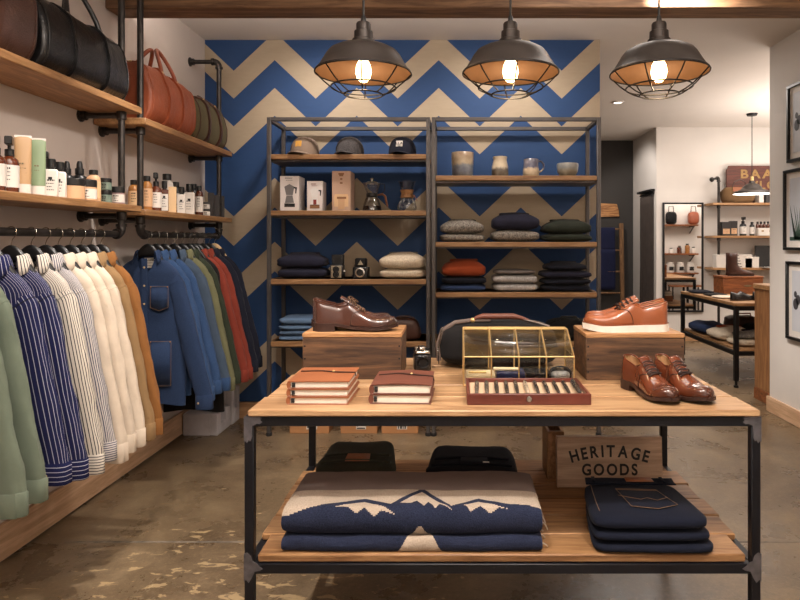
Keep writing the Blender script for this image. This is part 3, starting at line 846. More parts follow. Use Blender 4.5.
def denim_detail(t, fy, wd):
    def fyx(x, z): return -wd(z, 1)*(max(0, 1-abs(x/wd(z, 0))**2.5))**.28*1.1-.006
    def patch(name, x0, x1, z0, z1, mt, dz=0, off=.0, nx=6):
        m = MB()
        rows = []
        for i in range(nx+1):
            x = x0+(x1-x0)*i/nx
            cut = .02*abs(2*i/nx-1) if dz else 0
            rows.append([Vector((x, fyx(x, z0)-off, z0+cut*0+ (dz*abs(2*i/nx-1)))), Vector((x, fyx(x, z1)-off, z1))])
        m.surf(rows); return m.build(name, mt, t, 60, .002)
    for x0, x1, z0, z1, d in ((.035, .135, -.42, -.28, .018), (.035, .15, -.83, -.58, 0), (-.135, -.035, -.42, -.28, .018), (-.15, -.035, -.83, -.58, 0)):
        p = patch('pocket', x0, x1, z0, z1, denim, d, .004)
        m = MB()
        m.tube([(x0+.003, fyx(x0, z1)-.008, z1-.004), ((x0+x1)/2, fyx((x0+x1)/2, z1)-.0075, z1-.004), (x1-.003, fyx(x1, z1)-.008, z1-.004)], .001, 5)
        m.tube([(x0+.003, fyx(x0, z1)-.008, z1-.004), (x0+.003, fyx(x0, z0)-.008, z0+d+.004), ((x0+x1)/2, fyx((x0+x1)/2, z0)-.0075, z0+.004), (x1-.003, fyx(x1, z0)-.008, z0+d+.004), (x1-.003, fyx(x1, z1)-.008, z1-.004)], .001, 5)
        m.build('stitching', thread, p)
        for xx in (x0+.006, x1-.006): MB().ell((xx, fyx(xx, z1)-.009, z1-.006), (.004, .003, .004), 8, 6).build('rivet', copper, p)
    m = MB(); m.box(-.034, .034, .026, .028, -.185, -.128, .001); lb = m.build('neck_label', paper, t)
    m = MB(); scribble(m, -.026, .024, .0255, -.172, -.142, 3, 4); m.build('print', ink_soft, lb)
    MB().box(-.009, .009, .0225, .024, -.116, -.098).build('size_tab', paper, lb)
def hookD(px): return -XRAIL*F/(CX-px)
rail1 = [
    ('cotton_shirt', 'sage green cotton shirt nearest the camera, partly outside the photo', -62, sage, sage, .89),
    ('cotton_shirt', 'sage green cotton shirt directly in front of the navy striped shirt', -40, sage, sage, .88),
    ('striped_shirt', 'navy shirt with white pinstripes directly behind the sage green shirts', -10, nvs, nvs_c, .87),
    ('striped_shirt', 'navy pinstriped shirt next to the white striped shirt', 11, nvs, nvs_c, .90),
    ('striped_shirt', 'white shirt with dark stripes next to the navy pinstriped shirt', 31, wts, wts_c, .93),
    ('striped_shirt', 'grey and white narrow striped shirt next to the cream shirts', 45.5, wt2, wt2_c, .90),
    ('cotton_shirt', 'cream cotton shirt beside the grey striped shirt', 58, cream, cream, .95),
    ('cotton_shirt', 'cream cotton shirt in the middle of the three cream ones', 70, cream, cream, .93),
    ('cotton_shirt', 'cream cotton shirt in front of the khaki shirt', 81, cream, cream, .93),
    ('cotton_shirt', 'khaki cotton shirt between the cream and the camel shirts', 91, khaki, khaki, .93),
    ('cotton_jacket', 'camel brown cotton jacket, last on the near rail before the denim jacket', 100.5, camel, camel, .93)]
rail2 = [
    ('denim_jacket', 'indigo denim chore jacket with patch pockets and a white neck label', 148, denim, denim, .93),
    ('denim_shirt', 'mid blue denim shirt right behind the indigo chore jacket', 156, denim_l, denim_l, .90),
    ('denim_shirt', 'mid blue denim shirt in front of the slate shirt', 164, denim_l, denim_l, .88),
    ('cotton_shirt', 'slate blue cotton shirt on the far rail', 174, slate, denim_l, .9),
    ('cotton_shirt', 'pale olive cotton shirt on the far rail', 181.5, p_olive, p_olive, .93),
    ('cotton_shirt', 'dark green cotton shirt between the pale olive and the rust ones', 188, d_green, d_green, .9),
    ('cotton_shirt', 'rust red cotton shirt beside the dark green shirt', 196.5, rust, rust, .93),
    ('cotton_shirt', 'rust red cotton shirt beside the navy shirts', 203, rust, rust, .93),
    ('cotton_shirt', 'dark navy cotton shirt beside the rust red shirts', 209, navy, navy, .9),
    ('cotton_shirt', 'dark navy cotton shirt, last on the far rail by the chevron wall', 214.5, navy, navy, .88)]
wood_hanger = plain('wood_hanger', rgb(196, 164, 120), .45)
for n_, (kd, lb, px, mt, cf, ln) in enumerate(rail1+rail2):
    D = hookD(px)
    dn = kd == 'denim_jacket'
    rz = (random.random()-.5)*.06+(.0)
    garment(kd, lb, D, mt, cf, ln, rz, n_*1.7+1, ln/.95, denim_detail if dn else None, wts if n_ == 3 else None)
    last = n_ == len(rail1+rail2)-1
    hanger(D, ('pale wooden' if last else 'black')+' hanger carrying the '+lb.split(',')[0].replace(', partly outside the photo', ''), wood_hanger if last else black_plastic, rz)
D = hookD(192.5)
# longer black apron hanging among the shirts
garment('cotton_apron', 'long black apron hanging below the denim shirts above the white blocks', D, black_cloth, black_cloth, 1.13, 0, 40, 1, None, None, 'clothes on the rails', True)
hanger(D, 'black hanger carrying the long black apron', black_plastic, 0)

# white foam blocks on the floor under the rail
foam = plain('foam_block', rgb(196, 192, 196), .9, 0, .06, 20, .5, 90)
def block(label, x0, x1, y0, y1, h):
    t = thing('foam_block', label, 'block', ((x0+x1)/2, (y0+y1)/2, 0), 0, 'white blocks under the rail')
    a, b = (x1-x0)/2, (y1-y0)/2
    m = MB(); m.box(-a, a-.05, -b, b, 0, h, .008); m.box(a-.055, a, -b, -b*.45, 0, h, .008); m.box(a-.055, a, b*.45, b, 0, h, .008); m.box(a-.055, a, -b*.5, b*.5, 0, h*.45, .008)
    m.build('block_body', foam, t)
block('white block with notched end in front of the taller one', -1.885, -1.64, 4.30, 4.54, .155)
block('taller white block in the corner by the chevron wall', -1.885, -1.63, 4.56, 4.71, .26)
# ------------------------------------------------------------------ the two metal racks against the chevron wall
YA, YZ = 4.30, 4.69
def rack(label, x0, x1, shelves, top):
    t = thing('shelf_rack', label, 'shelf', ((x0+x1)/2, YA, 0), 0, 'metal and wood racks by the chevron wall')
    a = (x1-x0)/2; d = YZ-YA; p = .027
    for sx in (-1, 1):
        for y in (0, d-p):
            m = MB(); xa = -a if sx < 0 else a-p
            m.box(xa, xa+p, y, y+p, .02, top, .003); m.build('post', rack_metal, t)
            MB().cyl(xa+p/2, y+p/2, 0, .022, .02, 14, .002).build('foot', rubber, t)
    for z in (top-p, ):
        m = MB()
        m.box(-a+p, a-p, 0, p, z, z+p, .003); m.box(-a+p, a-p, d-p, d, z, z+p, .003)
        m.box(-a, -a+p, p, d-p, z, z+p, .003); m.box(a-p, a, p, d-p, z, z+p, .003)
        m.build('top_frame', rack_metal, t)
    for z in shelves:
        m = MB(); m.box(-a+p, a-p, .004, d-.004, z-.034, z, .003)
        m.box(-a+.006, a-.006, p+.002, d-p-.002, z-.034, z, .003)
        b = m.build('shelf_board', rack_wood, t)
        MB().box(-a+p*.3, a-p*.3, p+.01, d-p-.01, z-.046, z-.0345).build('bearer', rack_metal, b)
SL = [1.951, 1.561, 1.084, .652]
SR = [1.803, 1.343, .994, .652]
rack('metal rack with wooden shelves holding caps and coffee makers', X(266.6, YA), X(430, YA), SL, 2.207)
rack('metal rack with wooden shelves holding ceramic cups and folded sweaters', X(431.6, YA), X(601, YA), SR, 2.207)

# folded clothes -----------------------------------------------------
def folded(name, label, cat, x, y, z, w, d, h, mt, seed, group=None, rz=0, dome=None, neck=None, lay=True):
    if dome is None: dome = .42 if neck else .04
    """one folded garment: a soft slab with a rolled front fold; z is its underside"""
    t = thing(name, label, cat, (x, y, z), rz, group)
    def fn(p):
        n = ns(p.x*1.5+seed, p.y*1.5, p.z+seed)*.16
        n2 = ns(p.x*4+seed, p.y*4, p.z*2)*.06
        pinch = 1-.02*math.exp(-(p.z*6)**2) if lay else 1
        q = Vector((p.x*pinch*(1+n*.35+n2*.4), p.y*pinch*(1+n*.3+n2*.4), p.z))
        if p.z > 0: q.z = p.z+(n*1.1+n2+dome*(1-abs(p.x)**2)*(1-abs(p.y)**2)*1.6)*p.z
        return q
    m = MB(); m.ell((0, 0, h/2), (w/2, d/2, h/2), 60, 16, .72, .36, fn)
    m.build('folded_cloth', mt, t, 70)
    if neck:
        m = MB(); pts = [(.28*w*math.cos(a), d*.16+.16*d*math.sin(a), h*(1.0+dome*.5)) for a in [2*PI*i/24 for i in range(24)]]
        m.tube(pts, h*.06+.004, 8, True, 1.5); m.build('neckline', neck, t, 60)
    return t
def fold_px(name, label, cat, px0, px1, yt, yb, yfront, d, mt, seed, z, group, **k):
    x0, x1 = X(px0-1, yfront), X(px1+1, yfront)
    h = (yb-yt)*yfront/F*1.06
    return folded(name, label, cat, (x0+x1)/2, yfront+d/2, z, x1-x0, d, h, mt, seed, group, **k)
knit_navy = fabric('navy_knit', rgb(35, 35, 49), 110, .2, .6)
knit_cream = fabric('cream_knit', rgb(222, 208, 186), 90, .12, .6, rgb(186, 170, 148), .25)
knit_grey = fabric('grey_knit', rgb(146, 138, 128), 85, .1, .6, rgb(88, 83, 78), .14)
knit_lgrey = fabric('light_grey_knit', rgb(186, 182, 180), 90, .1, .5, rgb(140, 136, 134), .2)
knit_dgrey = fabric('dark_grey_knit', rgb(96, 88, 84), 220, .15, .5)
knit_green = fabric('green_knit', rgb(44, 48, 41), 180, .2, .5)
knit_rust = fabric('rust_knit', rgb(140, 62, 34), 180, .15, .6)
knit_blue = fabric('blue_knit', rgb(42, 56, 88), 180, .15, .5)
knit_ink = fabric('ink_knit', rgb(25, 26, 35), 180, .15, .5)
YS = YA+.03
g = 'folded sweaters on the racks'
fs = lambda label, a, b, yt, yb, mt, sd, z, d=.27, **k: fold_px('folded_sweater', label, 'sweater', a, b, yt, yb, YS, d, mt, sd, z, g, **k)
s3 = SL[2]
fs('folded charcoal navy sweater lying on the shelf beside the box camera, lower of two', 276, 324, 268.5, 279, knit_navy, 1, s3)
fs('folded charcoal navy sweater, upper of two beside the box camera', 275, 323, 257, 268.5, knit_navy, 2, s3+10.5*YS/F, neck=knit_navy)
fs('folded cream knit sweater, lower of the two cream ones', 379, 424, 269.5, 279, knit_cream, 3, s3)
fs('folded cream knit sweater, upper of the two cream ones', 379, 424, 257, 269.5, knit_cream, 4, s3+9.5*YS/F, neck=knit_grey)
s2 = SR[1]
fs('folded mottled grey sweater, lower of the pair beside the navy and grey stack', 440, 484, 234, 242, knit_grey, 5, s2)
fs('folded mottled grey sweater, upper of the pair beside the navy and grey stack', 441, 484, 223, 234, knit_grey, 6, s2+8*YS/F, neck=knit_green)
fs('folded mottled grey sweater lying under the dark navy one', 492, 540, 230.5, 242, knit_grey, 7, s2)
fs('folded dark navy sweater on top of the mottled grey one', 493, 540, 217, 230.5, knit_navy, 8, s2+11.5*YS/F, neck=knit_navy)
fs('folded dark green sweater, lower of the two green ones', 545, 593, 234, 242, knit_green, 9, s2)
fs('folded dark green sweater, upper of the two green ones', 545, 593, 223, 234, knit_green, 10, s2+8*YS/F, neck=knit_green)
s1 = SR[2]; e = YS/F
fs('folded blue sweater at the bottom of the stack with the rust one', 441, 486, 286, 293, knit_blue, 11, s1)
fs('folded dark navy sweater between the blue and the rust ones', 442, 486, 278.5, 286, knit_ink, 12, s1+7*e)
fs('folded rust orange sweater on top of the navy and blue ones', 442, 486, 265.5, 278.5, knit_rust, 13, s1+14.5*e, neck=knit_rust)
fs('folded light grey sweater at the bottom of the pale grey stack', 494, 538, 285, 293, knit_lgrey, 14, s1)
fs('folded light grey sweater under the darker grey one', 494, 538, 276, 285, knit_lgrey, 15, s1+8*e)
fs('folded darker grey sweater on top of the pale grey stack', 495, 536, 271, 276, knit_dgrey, 16, s1+17*e, d=.24)
fs('folded ink navy sweater at the bottom of the stack of four', 544, 592, 286.5, 293, knit_ink, 17, s1)
fs('folded ink navy sweater, second from the bottom in the stack of four', 544, 592, 280, 286.5, knit_ink, 18, s1+6.5*e)
fs('folded slate navy buttoned cardigan, third from the bottom in the stack of four', 543, 592, 272, 280, knit_navy, 19, s1+13*e)
fs('folded black sweater on top of the stack of four', 546, 588, 265.5, 272, knit_ink, 20, s1+21*e, d=.24, neck=knit_ink)
jean_blue = fabric('light_denim', rgb(70, 94, 124), 420, .18, .35, rgb(104, 126, 152), .3)
for i in range(4):
    lb = ['lowest of the four', 'second from the bottom of the four', 'third from the bottom of the four', 'topmost of the four'][i]
    fold_px('folded_jeans', 'folded light blue jeans on the left rack, '+lb, 'jeans', 278, 322, 0, 5.2+(i == 3)*2.5, YS, .28, jean_blue, 30+i, SL[3]+i*5.2*e, 'light blue jeans on the rack', lay=True)

# caps ---------------------------------------------------------------
def cap(label, px, mt, patchm, seed, words_=None, rz=0):
    t = thing('baseball_cap', label, 'cap', (X(px, 4.45), 4.45, SL[0]), rz, 'caps on the top shelf'); t.scale = (1.13, 1.1, 1.13)
    m = MB(); rows = []
    for i in range(13):
        a = PI/2*i/12
        r = math.cos(a)**.72; z = .015+.108*math.sin(a)**.9
        rows.append([Vector((.088*r*math.cos(q)*1.0, .098*r*math.sin(q), z*(1+.03*ns(math.cos(q)*2+seed, math.sin(q)*2, a)))) for q in [2*PI*j/32 for j in range(32)]])
    rows.insert(0, [Vector((p.x, p.y, .0)) for p in rows[0]])
    m.surf(rows, cv=True); m.build('crown', mt, t, 60)
    m = MB()
    for k in range(3):
        q0 = PI/6+PI*k/3
        m.tube([(.0885*math.cos(a)**.72*math.cos(q0) if False else .0888*(abs(math.cos(a))**.72)*math.cos(q0)*(1 if math.cos(a) >= 0 else -1), .0988*(abs(math.cos(a))**.72)*math.sin(q0)*(1 if math.cos(a) >= 0 else -1), .015+.1085*math.sin(a)**.9) for a in [PI*i/20 for i in range(1, 20)]], .0012, 5)
    m.build('seam', mt, t)
    MB().ell((0, 0, .124), (.007, .007, .004), 12, 8).build('top_button', mt, t)
    m = MB(); rows = []
    for i in range(7):
        s = i/6; row = []
        for j in range(21):
            q = PI+.25+(PI-.5)*j/20
            row.append(Vector(((.088+.005*s)*math.cos(q), .096*math.sin(q)-.07*s*(math.sin(q)**2), .010-.006*s+.012*(1-abs(math.cos(q)))*(1-s*.4)-.009*abs(math.cos(q))**2)))
        rows.append(row)
    m.surf(rows).build('visor', mt, t, 60, .004)
    m = MB(); m.box(-.021, .021, -.092, -.086, .05, .088, .002, M=Matrix.Translation((0, 0, 0)) @ Matrix.Rotation(-.22, 4, 'X') @ Matrix.Translation((0, -.012, -.018)))
    pt = m.build('front_patch', patchm, t)
    if words_:
        m = MB(); MM = Matrix.Rotation(-.22, 4, 'X') @ Matrix.Translation((0, -.012, -.018)) @ front(0, -.0925, .064)
        text_line(m, words_, .021, MM, .16, .02); m.build('lettering', ink, pt)
        m = MB(); m.box(-.014, .014, -.0935, -.092, .0565, .0585, 0, M=Matrix.Rotation(-.22, 4, 'X') @ Matrix.Translation((0, -.012, -.018))); m.build('print', ink, pt)
cap_tan = fabric('cap_taupe', rgb(134, 116, 102), 260, .15)
cap_char = fabric('cap_charcoal', rgb(62, 60, 62), 160, .2, .5, rgb(96, 92, 92), .2)
cap_navy = fabric('cap_navy', rgb(38, 40, 52), 260, .12)
gold_patch = plain('gold_patch', rgb(204, 150, 66), .6)
cap('taupe cap with a small golden patch', 305, cap_tan, gold_patch, 2, None, -.25)
cap('charcoal wool cap without a patch, middle of the shelf', 350, cap_char, cap_char, 5, None, -.2)
cap('dark navy cap with a white square patch', 402.5, cap_navy, off_white, 9, 'LLA', -.15)

# coffee gear --------------------------------------------------------
def carton_box(label, px0, px1, yt, z, D, d, mt, draw):
    x0, x1 = X(px0, D), X(px1, D); h = Z(yt, D)-z
    t = thing('coffee_box', label, 'box', ((x0+x1)/2, D, z), -.0)
    a = (x1-x0)/2
    MB().box(-a, a, 0, d, 0, h, .0015).build('box_body', mt, t)
    draw(t, a, h)
def poly(m, pts, y=-.0012, h=.001): m.prism(pts, h, front(0, y+.001, 0))
grey_print = plain('grey_print', rgb(120, 116, 116), .6); lt_print = plain('light_print', rgb(226, 222, 220), .6)
red_print = plain('red_print', rgb(130, 44, 40), .6); wd_print = plain('wood_print', rgb(140, 96, 62), .6)
def moka(w, z0, s, m, base):
    m.mi = 0; poly(m, [(-.034*s, z0+.03*s), (.034*s, z0+.03*s), (.022*s, z0+.085*s), (-.022*s, z0+.085*s)])
    poly(m, [(-.024*s, z0+.088*s), (.024*s, z0+.088*s), (.036*s, z0+.15*s), (.0, z0+.17*s), (-.038*s, z0+.15*s)])
    m.mi = 1; poly(m, [(.03*s, z0+.15*s), (.055*s, z0+.145*s), (.05*s, z0+.10*s), (.042*s, z0+.10*s), (.044*s, z0+.135*s), (.03*s, z0+.138*s)])
    poly(m, [(-.038*s, z0), (.04*s, z0), (.04*s, z0+.026*s), (-.038*s, z0+.026*s)])
def draw1(t, a, h):
    m = MB(); moka(a, .028, .95, m, 0); m.build('printed_picture', [grey_print, ink], t)
    m = MB(); scribble(m, -a*.5, a*.5, -.001, h*.88, h*.94, 2, 3); m.build('print', ink, t)
def draw2(t, a, h):
    m = MB(); moka(a, .022, .85, m, 0); m.mi = 2; poly(m, [(-.01, .045), (.012, .045), (.012, .08), (-.01, .08)], -.002)
    m.mi = 3; poly(m, [(-.034, .018), (.034, .018), (.034, .04), (-.034, .04)], -.002); m.build('printed_picture', [lt_print, ink, red_print, wd_print], t)
    m = MB(); scribble(m, -a*.5, a*.5, -.001, h*.84, h*.9, 2, 8); m.build('print', red_print, t)
def draw3(t, a, h):
    m = MB(); m.mi = 0; poly(m, [(-.05, .03), (.05, .03), (.05, .1), (.045, .118), (-.045, .118), (-.05, .1)])
    m.mi = 1; poly(m, [(-.03, .085), (.035, .085), (.035, .1), (-.03, .1)], -.002); m.mi = 2; poly(m, [(-.022, .012), (.024, .012), (.024, .085), (-.022, .085)], -.002)
    m.build('printed_picture', [beige_box, wd_print, peach], t)
    m = MB()
    for z, w_ in ((h*.93, .02), (h*.89, .014), (h*.8, .008), (h*.7, .009)): m.box(-w_, w_, -.001, 0, z-.006, z+.006)
    m.build('print', wd_print, t)
blush = plain('blush_carton', rgb(198, 164, 142), .7, 0, .04); white_carton = plain('white_carton', rgb(224, 214, 210), .7, 0, .03)
carton_box('white coffee maker box with grey moka pot picture, first on the shelf', 280, 299, 176, SL[1], 4.37, .17, white_carton, draw1)
carton_box('smaller white coffee box with red and silver pot picture', 307, 322.5, 181, SL[1], 4.37, .13, white_carton, draw2)
carton_box('tall blush coloured coffee machine box', 332, 350.5, 171, SL[1], 4.37, .18, blush, draw3)
coffee = plain('coffee', rgb(30, 20, 16), .2)
def carafe(label, px, D, z):
    t = thing('coffee_carafe', label, 'carafe', (X(px, D), D, z))
    m = MB(); m.lathe([(0, .002), (.055, .003), (.068, .012), (.066, .03), (.05, .085), (.036, .105), (.036, .128), (.05, .165), (.066, .205), (.068, .208)], 36); m.build('glass_body', clear_glass, t, 60)
    MB().lathe([(0, .004), (.053, .005), (.065, .013), (.06, .04), (.0, .04)], 32).build('coffee', coffee, t)
    m = MB(); m.lathe([(.0365, .104), (.04, .108), (.04, .128), (.0365, .132)], 28); m.build('collar_band', black_plastic, t)
    MB().lathe([(.069, .0), (.07, .006), (.069, .012), (.055, .0), (.069, .0)], 32).build('base_ring', black_plastic, t)
    m = MB(); m.lathe([(.062, .196), (.064, .2), (.03, .216), (.012, .22), (.012, .232), (.016, .238), (0, .242)], 28); m.build('lid', clear_glass, t)
    MB().lathe([(.0, .219), (.011, .22), (.011, .232), (.015, .238), (0, .241)], 20).build('lid_knob', chrome, t)
    m = MB(); m.tube([(.036, 0, .118), (.075, 0, .125), (.095, 0, .11), (.105, 0, .06), (.112, 0, .035)], [.006, .008, .008, .008, .006], 8); m.build('handle', box_wood, t)
    m = MB(); m.tube([(.06, 0, .2), (.09, 0, .195), (.092, 0, .15), (.06, 0, .12)], .003, 6); m.build('wire_guard', black_metal, t)
def hourglass(label, px, D, z):
    t = thing('coffee_maker', label, 'coffee maker', (X(px, D), D, z))
    MB().lathe([(0, .002), (.05, .003), (.068, .014), (.07, .035), (.058, .07), (.032, .115), (.03, .125), (.034, .14), (.066, .215), (.068, .217)], 36).build('glass_body', clear_glass, t, 60)
    m = MB(); m.lathe([(.033, .098), (.05, .1), (.043, .122), (.04, .128), (.043, .134), (.05, .155), (.038, .156)], 28); m.build('wooden_collar', shelf_wood, t)
    m = MB(); m.tube([(.04, -.02, .118), (.052, -.02, .115), (.075, -.02, .075)], .0025, 6); m.build('leather_tie', tan_leather, t)
    m = MB(); m.ell((.0, -.047, .128), (.008, .006, .008), 10, 8); m.build('wooden_bead', shelf_wood, t)
carafe('glass coffee carafe with black band and wooden handle', 372, 4.46, SL[1])
hourglass('hourglass shaped glass coffee maker with wooden collar', 407, 4.46, SL[1])

# old cameras on the left rack ----------------------------------------
cam_face = plain('camera_face', rgb(158, 146, 124), .5, .2, .4, 60)
def box_camera(label, px, D, z):
    t = thing('box_camera', label, 'camera', (X(px, D), D, z))
    MB().box(-.045, .045, -.045, .05, 0, .1, .005).build('camera_body', black_leather, t)
    MB().box(-.042, .042, .0, .048, .1, .17, .004).build('viewing_hood', black_leather, t)
    MB().box(-.036, .036, -.049, -.044, .008, .092, .002).build('front_plate', cam_face, t)
    for z_ in (.032, .068):
        m = MB(); R = front(0, -.049, z_); m.lathe([(.02, 0), (.022, .012), (.016, .014), (.014, .006)], 22, M=R); m.mi = 1; m.lathe([(0, .006), (.014, .006)], 20, M=R); m.build('lens', [black_metal, black_plastic], t)
    MB().cyl(0, 0, 0, .012, .01, 12).build('winding_knob', chrome, t).matrix_local = Matrix.Translation((.045, 0, .05)) @ Matrix.Rotation(PI/2, 4, 'Y')
def folding_camera(label, px, D, z):
    t = thing('instant_camera', label, 'camera', (X(px, D), D, z))
    MB().box(-.055, .055, -.03, .05, 0, .085, .008).build('camera_body', black_leather, t)
    m = MB(); m.box(-.04, .04, -.025, .04, .085, .145, .008); m.build('viewfinder_housing', black_metal, t)
    m = MB(); poly(m, [(-.02, .098), (.02, .098), (.0, .132)], -.027, .003); m.build('viewfinder', cam_face, t)
    m = MB(); R = front(0, -.03, .045); m.lathe([(.032, 0), (.034, .02), (.024, .022), (.02, .01)], 24, M=R); m.mi = 1; m.lathe([(0, .01), (.02, .01)], 20, M=R); m.build('lens', [chrome, black_plastic], t)
    MB().cyl(-.035, .0, .085, .1, .012, 14, .002).build('shutter_button', chrome, t)
box_camera('vintage twin lens box camera with raised hood', 337.5, 4.40, SL[2])
folding_camera('small vintage camera with triangular viewfinder window beside the box camera', 361, 4.40, SL[2])

# ceramics -----------------------------------------------------------
def glaze(name, stops, ax=2):
    m, nt, bs = newmat(name); v = coords(nt)
    sp = N(nt, 'ShaderNodeSeparateXYZ'); nt.links.new(v, sp.inputs[0])
    ad = N(nt, 'ShaderNodeMath', operation='MULTIPLY_ADD'); nt.links.new(ntex(nt, v, 30, 5, .7), ad.inputs[0]); ad.inputs[1].default_value = .05
    nt.links.new(sp.outputs[2], ad.inputs[2])
    mu = N(nt, 'ShaderNodeMath', operation='MULTIPLY_ADD'); nt.links.new(ad.outputs[0], mu.inputs[0]); mu.inputs[1].default_value = 5; mu.inputs[2].default_value = -.12
    c = ramp(nt, mu.outputs[0], stops)
    c = mix(nt, .3, c, ramp(nt, ntex(nt, v, 18, 5), [(.3, rgb(110, 90, 70)), (.7, rgb(220, 205, 180))]))
    nt.links.new(c, bs.inputs['Base Color']); bs.inputs['Roughness'].default_value = .28; return m
def cup(name, label, px, prof, mt, handle=None, D=4.45):
    t = thing(name, label, 'bowl' if 'bowl' in name else 'cup', (X(px, D), D, SR[0]), .3, 'ceramics on the top shelf')
    inner = [(max(r-.005, 0), max(z, .008)) for r, z in prof[::-1]]
    MB().lathe(prof+inner+[(0, .008)], 36).build('vessel', mt, t, 60)
    if handle:
        m = MB(); m.tube(handle, .006, 10, flat=1.4); m.build('handle', mt, t, 60)
g1 = glaze('glaze_blue_sand', [(.0, rgb(96, 100, 104)), (.25, rgb(78, 104, 138)), (.42, rgb(108, 124, 142)), (.5, rgb(176, 156, 128)), (.8, rgb(142, 116, 90))])
g2 = glaze('glaze_cream_dark', [(.0, rgb(66, 52, 44)), (.2, rgb(70, 56, 46)), (.28, rgb(52, 50, 60)), (.36, rgb(220, 205, 178)), (.85, rgb(206, 188, 160))])
g3 = glaze('glaze_blue_drip', [(.0, rgb(212, 184, 150)), (.3, rgb(220, 196, 164)), (.36, rgb(58, 74, 120)), (.62, rgb(60, 70, 104)), (.7, rgb(74, 56, 48))])
g4 = glaze('glaze_grey_bowl', [(.0, rgb(132, 122, 108)), (.22, rgb(150, 138, 118)), (.34, rgb(132, 142, 148)), (.6, rgb(140, 142, 142))])
cup('ceramic_tumbler', 'tall ceramic tumbler with blue band and sandy rim', 462.5, [(0, 0), (.068, 0), (.074, .01), (.078, .12), (.08, .176), (.077, .178)], g1)
cup('ceramic_vase', 'cream ceramic vase with dark dripped base', 500, [(0, 0), (.056, 0), (.06, .008), (.058, .08), (.047, .125), (.052, .147), (.049, .149)], g2)
cup('ceramic_mug', 'ceramic mug with blue glaze over cream and a looped handle', 531, [(0, 0), (.05, 0), (.058, .012), (.058, .05), (.052, .09), (.053, .13), (.05, .132)], g3, [(.052, 0, .118), (.08, 0, .12), (.1, 0, .1), (.098, 0, .07), (.08, 0, .05), (.054, 0, .04)])
cup('ceramic_bowl', 'small grey brown ceramic bowl at the end of the shelf', 567.5, [(0, 0), (.045, 0), (.05, .006), (.072, .04), (.078, .085), (.075, .1), (.072, .1)], g4)

# things on the lowest rack shelves and the floor
t = thing('leather_pouch', 'dark brown leather pouch on the lowest rack shelf behind the shoe crate', 'pouch', (X(405, 4.42), 4.42, SL[3]))
MB().ell((0, 0, .075), (.11, .07, .078), 36, 14, .5, .5, lambda p: Vector((p.x*(1-.22*max(0, p.z))+.1*max(0, -p.z), p.y, p.z))).build('pouch_body', dark_brown_leather, t)
m = MB(); m.tube([(-.07, -.01, .15), (-.03, -.02, .165), (.03, -.02, .165), (.07, -.01, .15)], .006, 8); m.build('handle', dark_brown_leather, t)
t = thing('black_pouch', 'small black fabric pouch on the lowest rack shelf by the crate with tan shoes', 'pouch', (X(567, 4.45), 4.45, SR[3]))
MB().ell((0, 0, .07), (.15, .1, .075), 36, 14, .6, .6, lambda p: p*(1+.12*ns(p.x*2, p.y*2, p.z*2))).build('pouch_body', black_canvas, t)
m = MB(); m.tube([(-.08, -.06, .13), (-.05, -.07, .165), (.05, -.07, .165), (.08, -.06, .13)], .007, 8); m.build('handle', black_leather, t)
for i, (a, b, lb) in enumerate(((290, 329, 'brown cardboard box on the floor behind the back table leg'), (341, 377, 'brown cardboard box on the floor, middle one of three under the rack'), (382, 418, 'brown cardboard box on the floor nearest the gap between the racks'))):
    D = 4.36
    x0, x1 = X(a-.5, D), X(b, D)
    t = thing('cardboard_box', lb, 'box', ((x0+x1)/2, D, 0), 0, 'cardboard boxes under the rack')
    w_ = (x1-x0)/2
    MB().box(-w_, w_, 0, .26, 0, .15, .002).build('box_body', carton, t)
    lab = MB().box(-w_*.15, w_*.4, -.0015, 0, .03, .09).build('paper_label', off_white, t)
    m = MB()
    if i == 0: m.box(-w_*.1, -w_*.02, -.003, -.0015, .04, .082); m.lathe([(.012, 0), (.018, 0), (.018, .001), (.012, .001)], 18, M=front(.035, -.0016, .06))
    elif i == 1: m.box(-w_*.1, w_*.35, -.003, -.0015, .034, .042); m.box(-w_*.1, -w_*.02, -.003, -.0015, .05, .06)
    else:
        for q in (-.1, .02, .09, .2, .29): m.box(w_*q, w_*(q+.06), -.003, -.0015, .034, .075)
    m.build('print', ink, lab)
# ------------------------------------------------------------------ display table
ZT, ZS, TX, TD0, TD1 = .854, .424, .14, 1.83, 2.66
t = thing('display_table', 'low wooden display table on a dark welded steel frame in the foreground', 'table', (TX, TD0, 0))
HW, q, TDP = .76, .027, TD1-TD0
m = MB(); npl = 5; w_ = (TDP-.0)/npl
for i in range(npl):
    m.box(-HW+.012+.006*(i % 2), HW-.004-.005*(i % 3), -.012+i*w_+.0035, -.012+(i+1)*w_-.0035, ZT-.0195, ZT-.0012*(i % 2), .004)
m.build('tabletop', table_wood, t)
m = MB(); rr = random.Random(3)
for i in range(6):
    w2 = (TDP-.02)/6
    e_ = .034 if i in (0, 5) else .003
    m.box(-HW+e_+rr.uniform(0, .012), HW-e_-rr.uniform(0, .012), .006+i*w2+.0015, .006+(i+1)*w2-.003, ZS-.024, ZS-.002*(i % 2), .004)
m.build('lower_shelf', lowshelf_wood, t)
